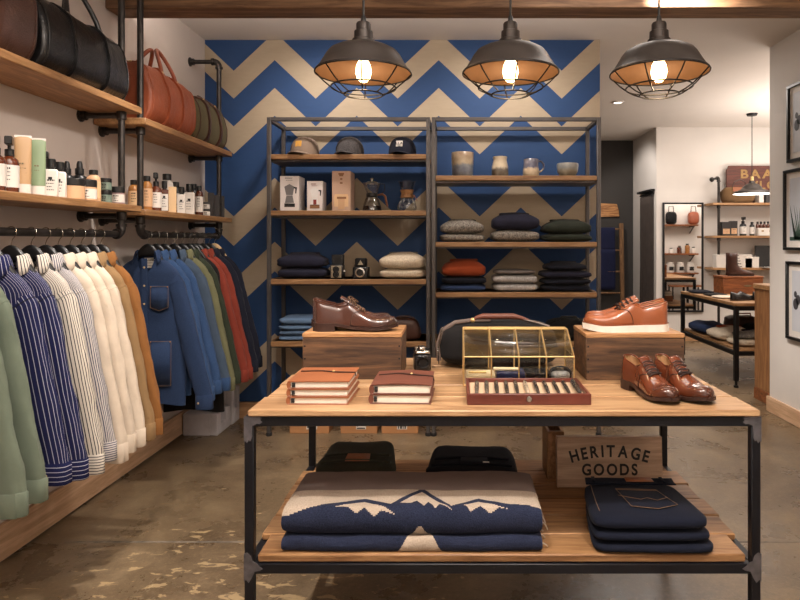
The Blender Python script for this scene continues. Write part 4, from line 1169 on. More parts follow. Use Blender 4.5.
for sx in (-1, 1):
    for y in (0, TDP-q):
        m = MB(); xa = -HW if sx < 0 else HW-q
        m.box(xa, xa+q, y, y+q, .0, ZT-.0205, .002); lg = m.build('leg', frame_metal, t)
        if y == 0:          # bare welded steel patches round the joints
            for z0, up in ((ZT-.0205, -1), (ZS-.04, 1)):
                m = MB(); s = 1 if sx < 0 else -1
                X0 = -HW if sx < 0 else HW
                if up < 0:
                    pts = [(0, 0), (.058, 0), (.066, -.006), (.06, -.013), (.068, -.02), (.058, -.028), (.048, -.026), (.04, -.03), (.031, -.034), (.03, -.075), (.024, -.09), (.017, -.086), (.012, -.098), (.006, -.09), (0, -.094)]
                else:
                    pts = [(0, .058), (.012, .062), (.026, .05), (.032, .03), (.045, .024), (.056, .012), (.07, .002), (.06, -.004), (.04, -.008), (.03, -.03), (.018, -.05), (.008, -.038), (0, -.045)]
                pp = [(X0+s*a*.8-s*.001, z0+b*.8) for a, b in pts]
                if s > 0: pp = pp[::-1]
                m.prism(pp, .003, front(0, .0015, 0)); m.build('weld_patch', raw_steel, lg)
m = MB(); m.box(-HW+q, HW-q, 0, q, ZT-.0495, ZT-.0205, .002); m.box(-HW+q, HW-q, TDP-q, TDP, ZT-.0495, ZT-.0205, .002)
for s in (-1, 1): m.box(s*HW, s*(HW-q), q, TDP-q, ZT-.0495, ZT-.0205, .002)
m.build('top_rail', frame_metal, t)
m = MB(); m.box(-HW+q, HW-q, 0, q, ZS-.054, ZS-.025, .002); m.box(-HW+q, HW-q, TDP-q, TDP, ZS-.054, ZS-.025, .002)
for s in (-1, 1): m.box(s*HW, s*(HW-q), q, TDP-q, ZS-.054, ZS-.025, .002)
m.build('shelf_rail', frame_metal, t)

# crates -------------------------------------------------------------
def crate(label, x0, x1, y0, y1, z0, h, seed):
    t = thing('wooden_crate', label, 'crate', ((x0+x1)/2, y0, z0), 0, 'old wooden crates on the table')
    a, d = (x1-x0)/2, y1-y0; r = random.Random(seed)
    MB().box(-a, a, 0, .014, .0, h-.016, .002).build('front_board', crate_wood, t)
    MB().box(-a, a, d-.014, d, 0, h-.016, .002).build('back_board', crate_wood, t)
    for s in (-1, 1):
        MB().box(s*a, s*(a-.014), .0145, d-.0145, 0, h-.016, .002).build('side_board', crate_wood, t)
    MB().box(-a-.001, a+.001, -.001, d, h-.0155, h, .002).build('lid', crate_top, t)
    for s in (-1, 1):
        for k in range(3): MB().lathe([(.0035, 0), (.003, .001), (0, .0014)], 10, M=front(s*(a-.008), 0, h*(.18+.27*k))).build('nail', black_metal, t)
crate('old wooden crate under the dark brown dress shoe', X(302.5, 2.227), X(401.5, 2.227), 2.227, 2.45, ZT, .166, 1)
crate('old wooden crate under the tan derby shoes with white soles', X(586, 2.213), X(684.5, 2.213), 2.213, 2.44, ZT, .1665, 2)
ZCR = ZT+.166

# shoes --------------------------------------------------------------
WK = [(0, .032), (.15, .034), (.35, .031), (.5, .038), (.68, .0465), (.82, .044), (1, .036)]
def shoe(label, loc, rz, L, mt, solem, lining, style, lacem, group, side=1, laces=4):
    t = thing('shoe', label, 'shoe', loc, rz, group)
    wedge = style == 'wedge'
    base = [(0, .030), (.26, .029), (.5, .017), (.75, .014), (1, .024)] if not wedge else [(0, .030), (.5, .027), (.8, .025), (1, .032)]
    ridge = [(0, .090), (.15, .074), (.3, .064), (.42, .082), (.47, .077), (.56, .060), (.66, .046), (.78, .037), (.88, .0345), (.95, .029), (1, .012)]
    if style == 'slim': ridge = [(a, b*1.03) for a, b in ridge]
    def wd(u):
        wv = lerpk(WK, u)
        if u < .1: wv *= math.sqrt(max(0, 1-(1-u/.1)**2))
        if u > .80: wv *= max(0, 1-((u-.80)/.2)**2.3)**.5
        return wv
    def cxo(u): return side*.006*math.sin(PI*min(1, u*1.1))
    TO = math.radians(56)
    def pt(u, a, off=0):
        w0, h0, b0 = wd(u), lerpk(ridge, u), lerpk(base, u)
        c, s = math.cos(a), math.sin(a)
        p = .62+.25*min(1, u*1.6)
        bul = 1+.05*math.sin(a*2 if a < PI/2 else (PI-a)*2)
        y = w0*pw(c, p)*bul
        z = h0*abs(s)**.8
        k = math.sqrt(y*y+z*z)+1e-6
        return Vector((u*L, cxo(u)+y*(1+off/k), b0+z*(1+off/k)))
    us = [.5-.5*math.cos(PI*i/44) for i in range(45)]
    ANG = [PI*j/40 for j in range(41)]
    vs = [pt(u, a) for u in us for a in ANG]; fs = []
    for i in range(44):
        for j in range(40):
            am = (ANG[j]+ANG[j+1])/2
            if us[i+1] < .425 and TO < am < PI-TO: continue
            q0 = i*41+j; fs.append((q0, q0+1, q0+42, q0+41))
    m = MB(); m.add(vs, fs)
    o = m.build('upper', [mt, lining], t, 70)
    md = o.modifiers.new('thickness', 'SOLIDIFY'); md.thickness = .003; md.offset = -1; md.material_offset = 1
    # derby quarters laid over the vamp
    for s in (0, 1):
        A = MB(); B = MB(); T2 = math.radians(76)
        def uq(a): return .44+.17*(a/T2)**1.6
        f = (lambda a: a) if s == 0 else (lambda a: PI-a)
        rows = []
        for i in range(19):
            a = TO*i/18
            rows.append([pt(max(.004, uq(a)*k/24), f(a), .0016) for k in range(25)])
        A.surf(rows)
        rows = []
        for i in range(9):
            a = TO+(T2-TO)*i/8
            rows.append([pt(.405+(uq(a)-.405)*k/12, f(a), .0016) for k in range(13)])
        A.surf(rows)
        A.build('quarter', mt, t, 70)
        m = MB()
        m.tube([pt(uq(T2*i/20)+.002, f(T2*i/20), .0012) for i in range(21)], .0012, 5); m.build('seam', seam_m, t)
    # collar edge
    m = MB(); cu = [.42-.4*i/20 for i in range(21)]
    pts = [pt(u, TO, .001) for u in cu]+[pt(.006, PI/2*.9, 0)]*0+[pt(u, PI-TO, .001) for u in cu[::-1]]
    m.tube(pts, .0028, 6); m.build('collar_edge', mt, t)
    m = MB(); m.surf([[Vector((u*L, cxo(u)+y*wd(u)*.85, lerpk(base, u)+.004)) for y in (-1, -.5, 0, .5, 1)] for u in [.02+.4*i/12 for i in range(13)]]); m.build('insole', lining, t)
    # tongue
    rows = []
    for i in range(9):
        s = i/8; u = .36+.2*s
        zc = (.116-.012*s*2 if s < .35 else 0) or lerpk(base, u)+lerpk(ridge, u)+.0025
        if s < .35: zc = .119+(lerpk(base, .43)+lerpk(ridge, .43)+.003-.119)*(s/.35)
        rows.append([Vector((u*L, cxo(u)+.024*(1-.2*s)*y, zc-.008*y*y)) for y in (-1, -.6, -.2, .2, .6, 1)])
    MB().surf(rows).build('tongue', mt, t, 70, .003)
    # laces
    m = MB()
    for k in range(laces):
        u = .435+.15*k/max(1, laces-1)
        pts = [pt(u, math.radians(64)+math.radians(52)*i/10, .0055) for i in range(11)]
        m.tube(pts, .0028, 6)
        pts = [pt(u+.03*(i/10), math.radians(64)+math.radians(52)*i/10, .0045) for i in range(11)]
        m.tube(pts, .0024, 6)
    p = pt(.44, PI/2, .008)
    for s in ((-1, 1) if style == 'slim' else ()):
        m.tube([p, p+Vector((.006, s*.018, .006)), p+Vector((.018, s*.034, -.004)), p+Vector((.022, s*.026, -.008)), p+Vector((.01, s*.008, -.001))], .0022, 6)
    m.build('laces', lacem, t)
    # sole
    def ring(u, z0, z1, k): return [Vector((u*L, cxo(u)-wd(u)*k-.0035*(1 if 0 < u < 1 else 0), z0)), Vector((u*L, cxo(u)-wd(u)*k-.0035*(1 if 0 < u < 1 else 0), z1)), Vector((u*L, cxo(u)+wd(u)*k+.0035*(1 if 0 < u < 1 else 0), z1)), Vector((u*L, cxo(u)+wd(u)*k+.0035*(1 if 0 < u < 1 else 0), z0))]
    uu = [-.012]+us[1:-1]+[1.012]
    def rg(u, f0, f1, k):
        uc = min(max(u, .003), .997); r = ring(uc, f0(uc), f1(uc), k); return [Vector((u*L, p.y, p.z)) for p in r]
    if wedge:
        f0 = lambda u: .010*max(0, (u-.72)/.28)**2
        m = MB(); m.surf([rg(u, f0, lambda u: lerpk(base, u)-.001, 1.05) for u in uu], cv=True, cap=True); m.build('wedge_sole', solem, t, 50)
        m = MB(); m.surf([rg(u, lambda u: lerpk(base, u)-.0012, lambda u: lerpk(base, u)+.002, 1.06) for u in uu], cv=True, cap=True); m.build('welt', mt, t, 50)
    else:
        m = MB(); m.surf([rg(u, lambda u: lerpk(base, u)-.0095, lambda u: lerpk(base, u)+.001, 1.06) for u in uu], cv=True, cap=True); m.build('outsole', solem, t, 50)
        m = MB(); hu = [-.012]+[.26*(.5-.5*math.cos(PI*i/12)) for i in range(1, 13)]
        m.surf([rg(u, lambda u: 0, lambda u: lerpk(base, u)-.009, 1.05) for u in hu], cv=True, cap=True); m.build('heel', solem, t, 50)
    return t
seam_m = plain('seam_thread', rgb(46, 24, 16), .6)
sh_dark = leather('dark_shoe_leather', rgb(70, 40, 31), .22, .0, .3, .5, (.2, .34))
sh_tan = leather('tan_shoe_leather', rgb(146, 80, 46), .3, .06, .15, .25, (.27, .40))
sh_brown = leather('brown_shoe_leather', rgb(98, 48, 28), .2, .0, .25, .6, (.20, .29))
sole_dark = plain('sole_dark', rgb(50, 30, 24), .45)
sole_white = plain('sole_white', rgb(228, 222, 212), .6)
lin_tan = plain('lining_tan', rgb(176, 134, 92), .6)
lin_brown = plain('lining_brown', rgb(128, 78, 50), .6)
lace_br = plain('lace_brown', rgb(44, 24, 18), .7)
lace_gr = fabric('lace_flecked', rgb(120, 92, 70), 900, .2, .3, rgb(50, 32, 26), .1)
shoe('dark brown polished leather dress shoe nearer the camera on the left crate', (X(315, 2.30), 2.292, ZCR), .02, .305, sh_dark, sole_dark, lin_brown, 'slim', lace_gr, 'dark brown dress shoes', 1, 6)
shoe('dark brown dress shoe mostly hidden behind its mate on the left crate', (X(313, 2.395), 2.395, ZCR), .0, .305, sh_dark, sole_dark, lin_brown, 'slim', lace_gr, 'dark brown dress shoes', -1, 6)
shoe('tan derby shoe with white wedge sole nearer the camera on the right crate', (X(667.5, 2.28), 2.285, ZCR), PI-.02, .305, sh_tan, sole_white, lin_tan, 'wedge', lace_br, 'tan derby shoes', 1, 4)
shoe('tan derby shoe with white wedge sole behind its mate on the right crate', (X(664, 2.39), 2.39, ZCR), PI, .305, sh_tan, sole_white, lin_tan, 'wedge', lace_br, 'tan derby shoes', -1, 4)
def aim(hx, hy, tx, ty): return math.atan2(ty-hy, tx-hx)
shoe('polished brown derby shoe beside the crate, nearest the pen case', (.590, 2.135, ZT), aim(.590, 2.135, .658, 1.87), .276, sh_brown, sole_dark, lin_tan, 'derby', lace_br, 'brown derby shoes on the table', 1, 4)
shoe('polished brown derby shoe closest to the table corner', (.702, 2.14, ZT), aim(.702, 2.14, .766, 1.875), .276, sh_brown, sole_dark, lin_tan, 'derby', lace_br, 'brown derby shoes on the table', -1, 4)

# notebooks ----------------------------------------------------------
def notebook(label, x, y, z, w, d, h, rz, cover, group, strap, bulge=0):
    t = thing('notebook', label, 'notebook', (x, y, z), rz, group)
    c = .003
    m = MB(); m.box(-w/2, w/2, -d/2, d/2, 0, c, .001)
    rows = []
    for i in range(9):
        xx = -w/2+w*i/8; bz = bulge*math.sin(PI*i/8)
        rows.append([Vector((xx, -d/2, h-c+bz)), Vector((xx, d/2, h-c+bz)), Vector((xx, d/2, h+bz)), Vector((xx, -d/2, h+bz))])
    m.surf(rows, cv=True, cap=True)
    m.build('cover', cover, t, 30)
    m = MB(); m.tube([(-w/2+h*.1, -d/2+.001, h/2), (-w/2+h*.1, d/2-.001, h/2)], h*.49, 12, flat=.55); m.build('spine', cover, t)
    m = MB(); m.box(-w/2+.008, w/2-.006, -d/2+.004, d/2-.004, c, h-c, .001); m.build('pages', paper, t)
    m = MB(); m.box(-w/2+.012, -w/2+.022, -d/2-.0015, -d/2+.003, h*.25, h*.8, .001); m.build('ribbon_end', ink, t)
    if strap:
        m = MB(); m.tube([(-w/2-.002, .035, h*.5), (-w/2+.01, .035, h+.002), (-w*.1, .04, h+.002+bulge), (w*.15, .02, h+.0025+bulge), (w/2, .015, h+.002), (w/2+.002, .015, h*.6)], .002, 6, flat=2); m.build('strap', seam_m, t)
        MB().ell((w*.12, .024, h+.004+bulge), (.005, .005, .003), 10, 6).build('snap', brass, t)
zz = ZT
for i in range(3):
    lb = ['bottom one of three', 'middle one of three', 'top one of three'][i]
    notebook('tan leather notebook with white pages, '+lb, X(320, 1.985)+.017, 1.985, zz, .186, .205, .0235, -.015+.012*i, tan_leather, 'tan notebooks', i == 2); zz += .0242
zz = ZT
for i in range(2):
    notebook('dark brown leather notebook, '+['lower', 'upper'][i]+' one of two', X(403, 1.985)+.003, 1.99, zz, .186, .2, .029, -.03+.02*i, note_brown, 'dark brown notebooks', i == 1, .004*i); zz += .0297

# pen tray -----------------------------------------------------------
tx0, tx1, ty0, ty1 = .036, .412, 1.878, 2.1
t = thing('pen_tray', 'reddish wooden tray of pens lined in cream in front of the glass case', 'tray', ((tx0+tx1)/2, ty0, ZT))
a, d, h = (tx1-tx0)/2, ty1-ty0, .034
m = MB(); m.box(-a, a, 0, .012, 0, h, .002); m.box(-a, a, d-.01, d, 0, h, .002); m.box(-a, -a+.01, .012, d-.01, 0, h, .002); m.box(a-.01, a, .012, d-.01, 0, h, .002); m.box(-a+.01, a-.01, .012, d-.01, 0, .006)
m.build('tray_frame', tray_wood, t)
velvet = fabric('cream_lining', rgb(196, 170, 142), 400, .06, .1)
MB().box(-a+.0105, a-.0105, .0125, d-.0105, .006, .0215, .002).build('lining', velvet, t)
o = MB().lathe([(0, .003), (.008, .003), (.0095, .0), (.0095, -.002), (0, -.002)], 20, M=front(0, -.0005, h*.55)).build('round_badge', chrome, t)
pen_dark = plain('pen_dark', rgb(74, 68, 64), .2, .5, .7, 90, 0, 100, .4)
pen_grey = plain('pen_grey', rgb(136, 128, 118), .25, .6, .5, 90)
pen_ivory = plain('pen_ivory', rgb(186, 170, 148), .3, .1, .3, 60)
pc = [pen_grey, pen_grey, pen_dark, pen_dark, pen_dark, pen_ivory, pen_dark, pen_dark, pen_dark, pen_dark, pen_dark]
pn = ['first pen from the notebook side, grey', 'second pen from the notebook side, grey', 'third pen from the notebook side, dark', 'fourth pen from the notebook side, dark', 'fifth pen from the notebook side, dark', 'sixth and middle pen, ivory', 'fifth pen from the shoe side, dark', 'fourth pen from the shoe side, dark', 'third pen from the shoe side, dark', 'second pen from the shoe side, dark', 'first pen from the shoe side, thick and dark']
for i in range(11):
    xx = tx0+.03+(tx1-tx0-.06)*i/10
    r = .0072 if i < 10 else .010
    t = thing('fountain_pen', pn[i]+' in the wooden tray', 'pen', (xx, ty0+.022, ZT+.0215+r), -.04+.0*i, 'pens in the tray')
    L = .165
    M = Matrix.Rotation(-PI/2, 4, 'X')
    m = MB(); m.lathe([(0, 0), (r*.55, .002), (r*.8, .02), (r*.95, .07), (r*.95, .085)], 14, M=M); m.build('barrel', pc[i], t)
    m = MB(); m.lathe([(r, .085), (r, .15), (r*.75, .163), (0, .165)], 14, M=M); m.build('cap', pc[i], t)
    m = MB(); m.lathe([(r*1.04, .083), (r*1.04, .09)], 14, M=M); m.lathe([(r*.98, .06), (r*1.0, .062), (r*.98, .064)], 14, M=M); m.lathe([(r*1.04, .145), (r*1.04, .15)], 14, M=M); m.build('trim_ring', chrome, t)
    MB().box(-.0013, .0013, .1, .152, r, r+.0022, .0005).build('clip', chrome, t)

# glass case ---------------------------------------------------------
gx0, gx1, gy0, gy1, gz0 = .03, .407, 2.125, 2.30, ZT
t = thing('glass_case', 'brass framed glass display case with sloping lid behind the pen tray', 'display case', ((gx0+gx1)/2, gy0, gz0))
a, d, hf, hb = (gx1-gx0)/2, gy1-gy0, .1, .176
ys = .135      # the lid meets the flat top here
b = .0022
m = MB()
def bar(p, q, r=b): m.tube([p, q], r*1.25, 4)
for z in (.004, hf):
    bar((-a, 0, z), (a, 0, z))
bar((-a, d, .004), (a, d, .004)); bar((-a, ys, hb), (a, ys, hb)); bar((-a, d, hb), (a, d, hb))
for s in (-1, 1):
    x = s*a
    bar((x, 0, .004), (x, d, .004)); bar((x, 0, 0), (x, 0, hf)); bar((x, d, 0), (x, d, hb)); bar((x, 0, hf), (x, ys, hb)); bar((x, ys, hb), (x, d, hb)); bar((x, 0, hf), (x, d, hf), b*.7)
for k in (-.5, 0, .5):
    x = a*k; bar((x, 0, 0), (x, 0, hf)); bar((x, 0, hf), (x, ys, hb)); bar((x, d, 0), (x, d, hb)); bar((x, ys, hb), (x, d, hb))
m.build('brass_frame', brass, t)
MB().box(-a+.003, a-.003, .003, d-.003, 0, .006).build('case_base', velvet, t)
m = MB(); m.box(-a, a, -.0006, .0006, .006, hf); m.build('front_glass', case_glass, t)
m = MB(); m.surf([[(-a, 0, hf), (a, 0, hf)], [(-a, ys, hb), (a, ys, hb)]]); m.build('lid_glass', case_glass, t, 40, .0012)
m = MB(); m.box(-a, a, ys, d, hb-.0006, hb+.0006); m.build('top_glass', case_glass, t)
m = MB(); m.box(-a, a, d-.0006, d+.0006, .006, hb); m.build('back_glass', case_glass, t)
for s in (-1, 1):
    m = MB(); m.prism([(0, .006), (d, .006), (d, hb), (ys, hb), (0, hf)], .0012, Matrix.Translation((s*a, 0, 0)) @ Matrix(((0, 0, 1, 0), (1, 0, 0, 0), (0, 1, 0, 0), (0, 0, 0, 1)))); m.build('side_glass', case_glass, t)
cz = ZT+.0065; cx0 = gx0
ivory = plain('ivory_resin', rgb(226, 204, 166), .35); navy_l = plain('navy_lacquer', rgb(34, 44, 84), .3); blk_l = plain('black_lacquer', rgb(26, 25, 28), .25, 0, .1, 8, 0, 100, .5)
t = thing('pen_box', 'open ivory pen box inside the glass case', 'box', (cx0+.06, 2.16, cz)); MB().box(-.05, .05, 0, .09, 0, .024, .002).build('box_body', ivory, t)
m = MB(); m.tube([(-.042, .03, .0285), (.02, .03, .0285)], .0045, 10); m.build('pen_insert', brass, t)
t = thing('pen_box', 'navy box with an ivory pen lying on it inside the glass case', 'box', (cx0+.165, 2.17, cz)); MB().box(-.05, .05, 0, .08, 0, .032, .003).build('box_body', navy_l, t)
m = MB(); m.tube([(-.06, .02, .039), (.03, .02, .039)], [.007, .006], 10); m.build('pen_insert', ivory, t)
t = thing('pen_box', 'long black box inside the glass case', 'box', (cx0+.262, 2.165, cz)); MB().box(-.044, .044, 0, .085, 0, .03, .003).build('box_body', blk_l, t)
m = MB(); m.box(-.015, -.003, -.001, 0, .012, .018); m.build('badge', chrome, t)
t = thing('wrist_watch', 'wrist watch on a small cushion inside the glass case', 'watch', (cx0+.342, 2.2, cz))
MB().ell((0, 0, .016), (.034, .03, .016), 20, 10, .7, .8).build('cushion', knit_lgrey, t)
m = MB(); m.tube([(.034*math.cos(a_), .0, .02+.021*math.sin(a_)) for a_ in [2*PI*i/24 for i in range(24)]], .004, 6, True, 2.2); m.build('strap', blk_l, t)
MB().cyl(.0, -.002, .036, .045, .015, 20, .002).build('watch_case', chrome, t)

# black holdall behind the case, camera by the notebooks --------------
t = thing('holdall_bag', 'black canvas holdall with brown leather grip standing behind the glass case', 'bag', (.17, 2.50, ZT))
def hb_(p):
    n = ns(p.x*2, p.y*2, p.z*2)*.07+ns(p.x*5, p.y*5, p.z*5)*.035
    return Vector((p.x*(1+n-.06*max(0, p.z)), p.y*(1+n)*(1-.15*max(0, p.z)), p.z*(1-.10*max(0, -p.x-.2))+(n*.4 if p.z > 0 else 0)))
MB().ell((0, 0, .088), (.236, .115, .089), 60, 24, .5, .5, hb_).build('bag_body', black_canvas, t, 70)
trim_l = leather('taupe_trim', rgb(92, 76, 68), .45, .1, .2)
m = MB()
m.tube([(-.232, -.08, .03), (-.238, -.07, .09), (-.22, -.06, .145), (-.17, -.05, .175), (-.1, -.05, .184), (-.03, -.05, .186)], .0055, 8, flat=1.6)
m.build('shoulder_strap', trim_l, t); m = MB()
m.tube([(.2, -.06, .16), (.14, -.05, .178), (.1, -.05, .186)], .0055, 8, flat=1.6); m.build('shoulder_strap', trim_l, t)
m = MB(); m.tube([(-.10, -.05, .182), (-.085, -.05, .194), (-.06, -.05, .199), (.06, -.05, .199), (.09, -.05, .193), (.12, -.05, .182)], [.007, .008, .012, .012, .008, .007], 12); m.build('leather_grip', note_brown, t)
m = MB(); m.tube([(-.232, -.09, .02), (-.236, -.085, .08), (-.22, -.07, .16)], .003, 6); m.build('zipper', chrome, t)
MB().ell((-.1, -.05, .184), (.012, .01, .01), 10, 8).build('strap_ring', brass, t)
t = thing('film_camera', 'small black film camera with silver top beside the dark notebooks', 'camera', (-.127, 2.40, ZT), .15)
MB().box(-.032, .032, -.03, .04, 0, .062, .006).build('camera_body', black_leather, t)
MB().box(-.031, .031, -.028, .038, .0625, .076, .005).build('top_plate', chrome, t)
m = MB(); m.box(-.014, .012, -.02, .03, .0765, .09, .004); m.build('prism_housing', chrome, t)
MB().cyl(-.022, .01, .0765, .086, .007, 14, .001).build('rewind_knob', chrome, t); MB().cyl(.022, .0, .0765, .083, .008, 14, .001).build('shutter_dial', black_metal, t)
m = MB(); m.lathe([(0, .01), (.016, .01), (.02, .016), (.022, 0)], 20, M=front(0, -.03, .034)); m.build('lens', black_metal, t)

# lower shelf --------------------------------------------------------
# blanket with woven mountains: face colours follow the woven pattern
def in_poly(p, poly):
    x, y = p; c = False; n = len(poly); j = n-1
    for i in range(n):
        (xi, yi), (xj, yj) = poly[i], poly[j]
        if (yi > y) != (yj > y) and x < (xj-xi)*(y-yi)/(yj-yi)+xi: c = not c
        j = i
    return c
BW = .776
def woven(u, s):
    """u across (-.5...5), s along the cloth from the front bottom edge (0) to the back (1), in cloth widths"""
    tri = [(-.078, -.03), (.138, -.03), (.036, .15), (.024, .15)]
    if in_poly((u, s), tri): return 1
    ridge = [(-.6, .17), (-.47, .195), (-.36, .235), (-.19, .292), (-.085, .24), (.03, .39), (.15, .228), (.258, .287), (.38, .235), (.6, .21)]
    for (a, x), (b, y) in zip(ridge, ridge[1:]):
        if a <= u <= b: top = x+(y-x)*(u-a)/(b-a); break
    if s > .375: return 2
    if s > top: return 1
    caps = [[(-.31, .222), (-.19, .262), (-.11, .226), (-.06, .19), (-.12, .212), (-.145, .19), (-.185, .225), (-.215, .2), (-.25, .226)],
            [(-.05, .25), (.03, .352), (.095, .268), (.155, .208), (.105, .245), (.09, .215), (.06, .262), (.045, .225), (.015, .268), (-.01, .245)],
            [(.185, .23), (.258, .258), (.34, .222), (.375, .208), (.335, .218), (.30, .195), (.262, .228), (.225, .205), (.205, .236)]]
    for c in caps:
        if in_poly((u, s), c): return 1
    return 0
bl_navy = fabric('blanket_navy', rgb(27, 32, 52), 260, .25, .6, rgb(46, 53, 76), .2)
bl_cream = fabric('blanket_cream', rgb(196, 180, 162), 260, .08, .5, rgb(170, 154, 138), .2)
bl_taupe = fabric('blanket_taupe', rgb(128, 112, 106), 260, .08, .5)
def blanket(label, y0, z, d, h, s0, slope, seed, back):
    t = thing('folded_blanket', label, 'blanket', (-.128, y0, z), 0, 'mountain blankets on the lower shelf')
    r = h/2; NU = 400
    prof = []           # (y, z) of the outer surface from the back bottom round the front fold to the back top
    for i in range(10): prof.append((d-(d-r)*i/9, 0))
    for i in range(1, 28): a = -PI/2-PI*i/28; prof.append((r+r*.75*math.cos(a), r+r*math.sin(a)))
    nt_ = 170
    for i in range(nt_+1): s = i/nt_; prof.append((r+(d-r)*s, h+slope*(1-math.cos(PI*s))/2))
    prof.append((d+.006, (h+slope)*.6)); prof.append((d, .004))
    sl = []; acc = None; L = 0
    for i, p in enumerate(prof):
        if i: L += math.dist(p, prof[i-1])
        sl.append(L)
    i0 = 9
    vs = []; fs = []; mi = []
    for j in range(NU+1):
        u = -.5+j/NU
        e = max(0, 1-(abs(u)/.5)**14)**.5
        for i, (y, zz) in enumerate(prof):
            n = ns(u*6+seed, y*9, zz*5)*.006+ns(u*22, y*25+seed, zz*20)*.0016
            zc = h*.5+(zz-h*.5)*(.72+.28*e)
            vs.append(Vector((u*BW*(1+.006*ns(seed, y*14, zz*14)), y+(n if i > 9 and y < r else 0), max(0, zc+(n*.8 if zz > h*.6 else 0)))))
    n = len(prof)
    for j in range(NU):
        u = -.5+(j+.5)/NU
        for i in range(n-1):
            fs.append((j*n+i, j*n+i+1, (j+1)*n+i+1, (j+1)*n+i))
            s = s0+((sl[i]+sl[i+1])/2-sl[i0])/BW
            mi.append(woven(u, s) if i >= i0 else 0)
    m = MB(); m.v = [tuple(v) for v in vs]; m.f = fs+[tuple(range(n)), tuple(NU*n+i for i in range(n))[::-1]]; m.m = mi+[0, 0]
    m.build('woven_cloth', [bl_navy, bl_cream, bl_taupe], t, 70)
    rr = random.Random(seed)
    for k in range(5):
        m = MB()
        y = .03+d*.8*k/5+rr.uniform(0, .03)
        m.tube([(BW/2-.004, y, h*.45), (BW/2+.012, y-.004, h*.3), (BW/2+.02, y+.004, h*.08)], .0022, 5)
        m.build('tassel', bl_cream, t)
blanket('folded navy wool blanket lying under the mountain one', 1.838, ZS, .30, .045, .0, 0, 3, 0)
blanket('folded blanket woven with snowy mountains on navy, on top', 1.836, ZS+.0455, .31, .086, .085, .0, 9, 1)

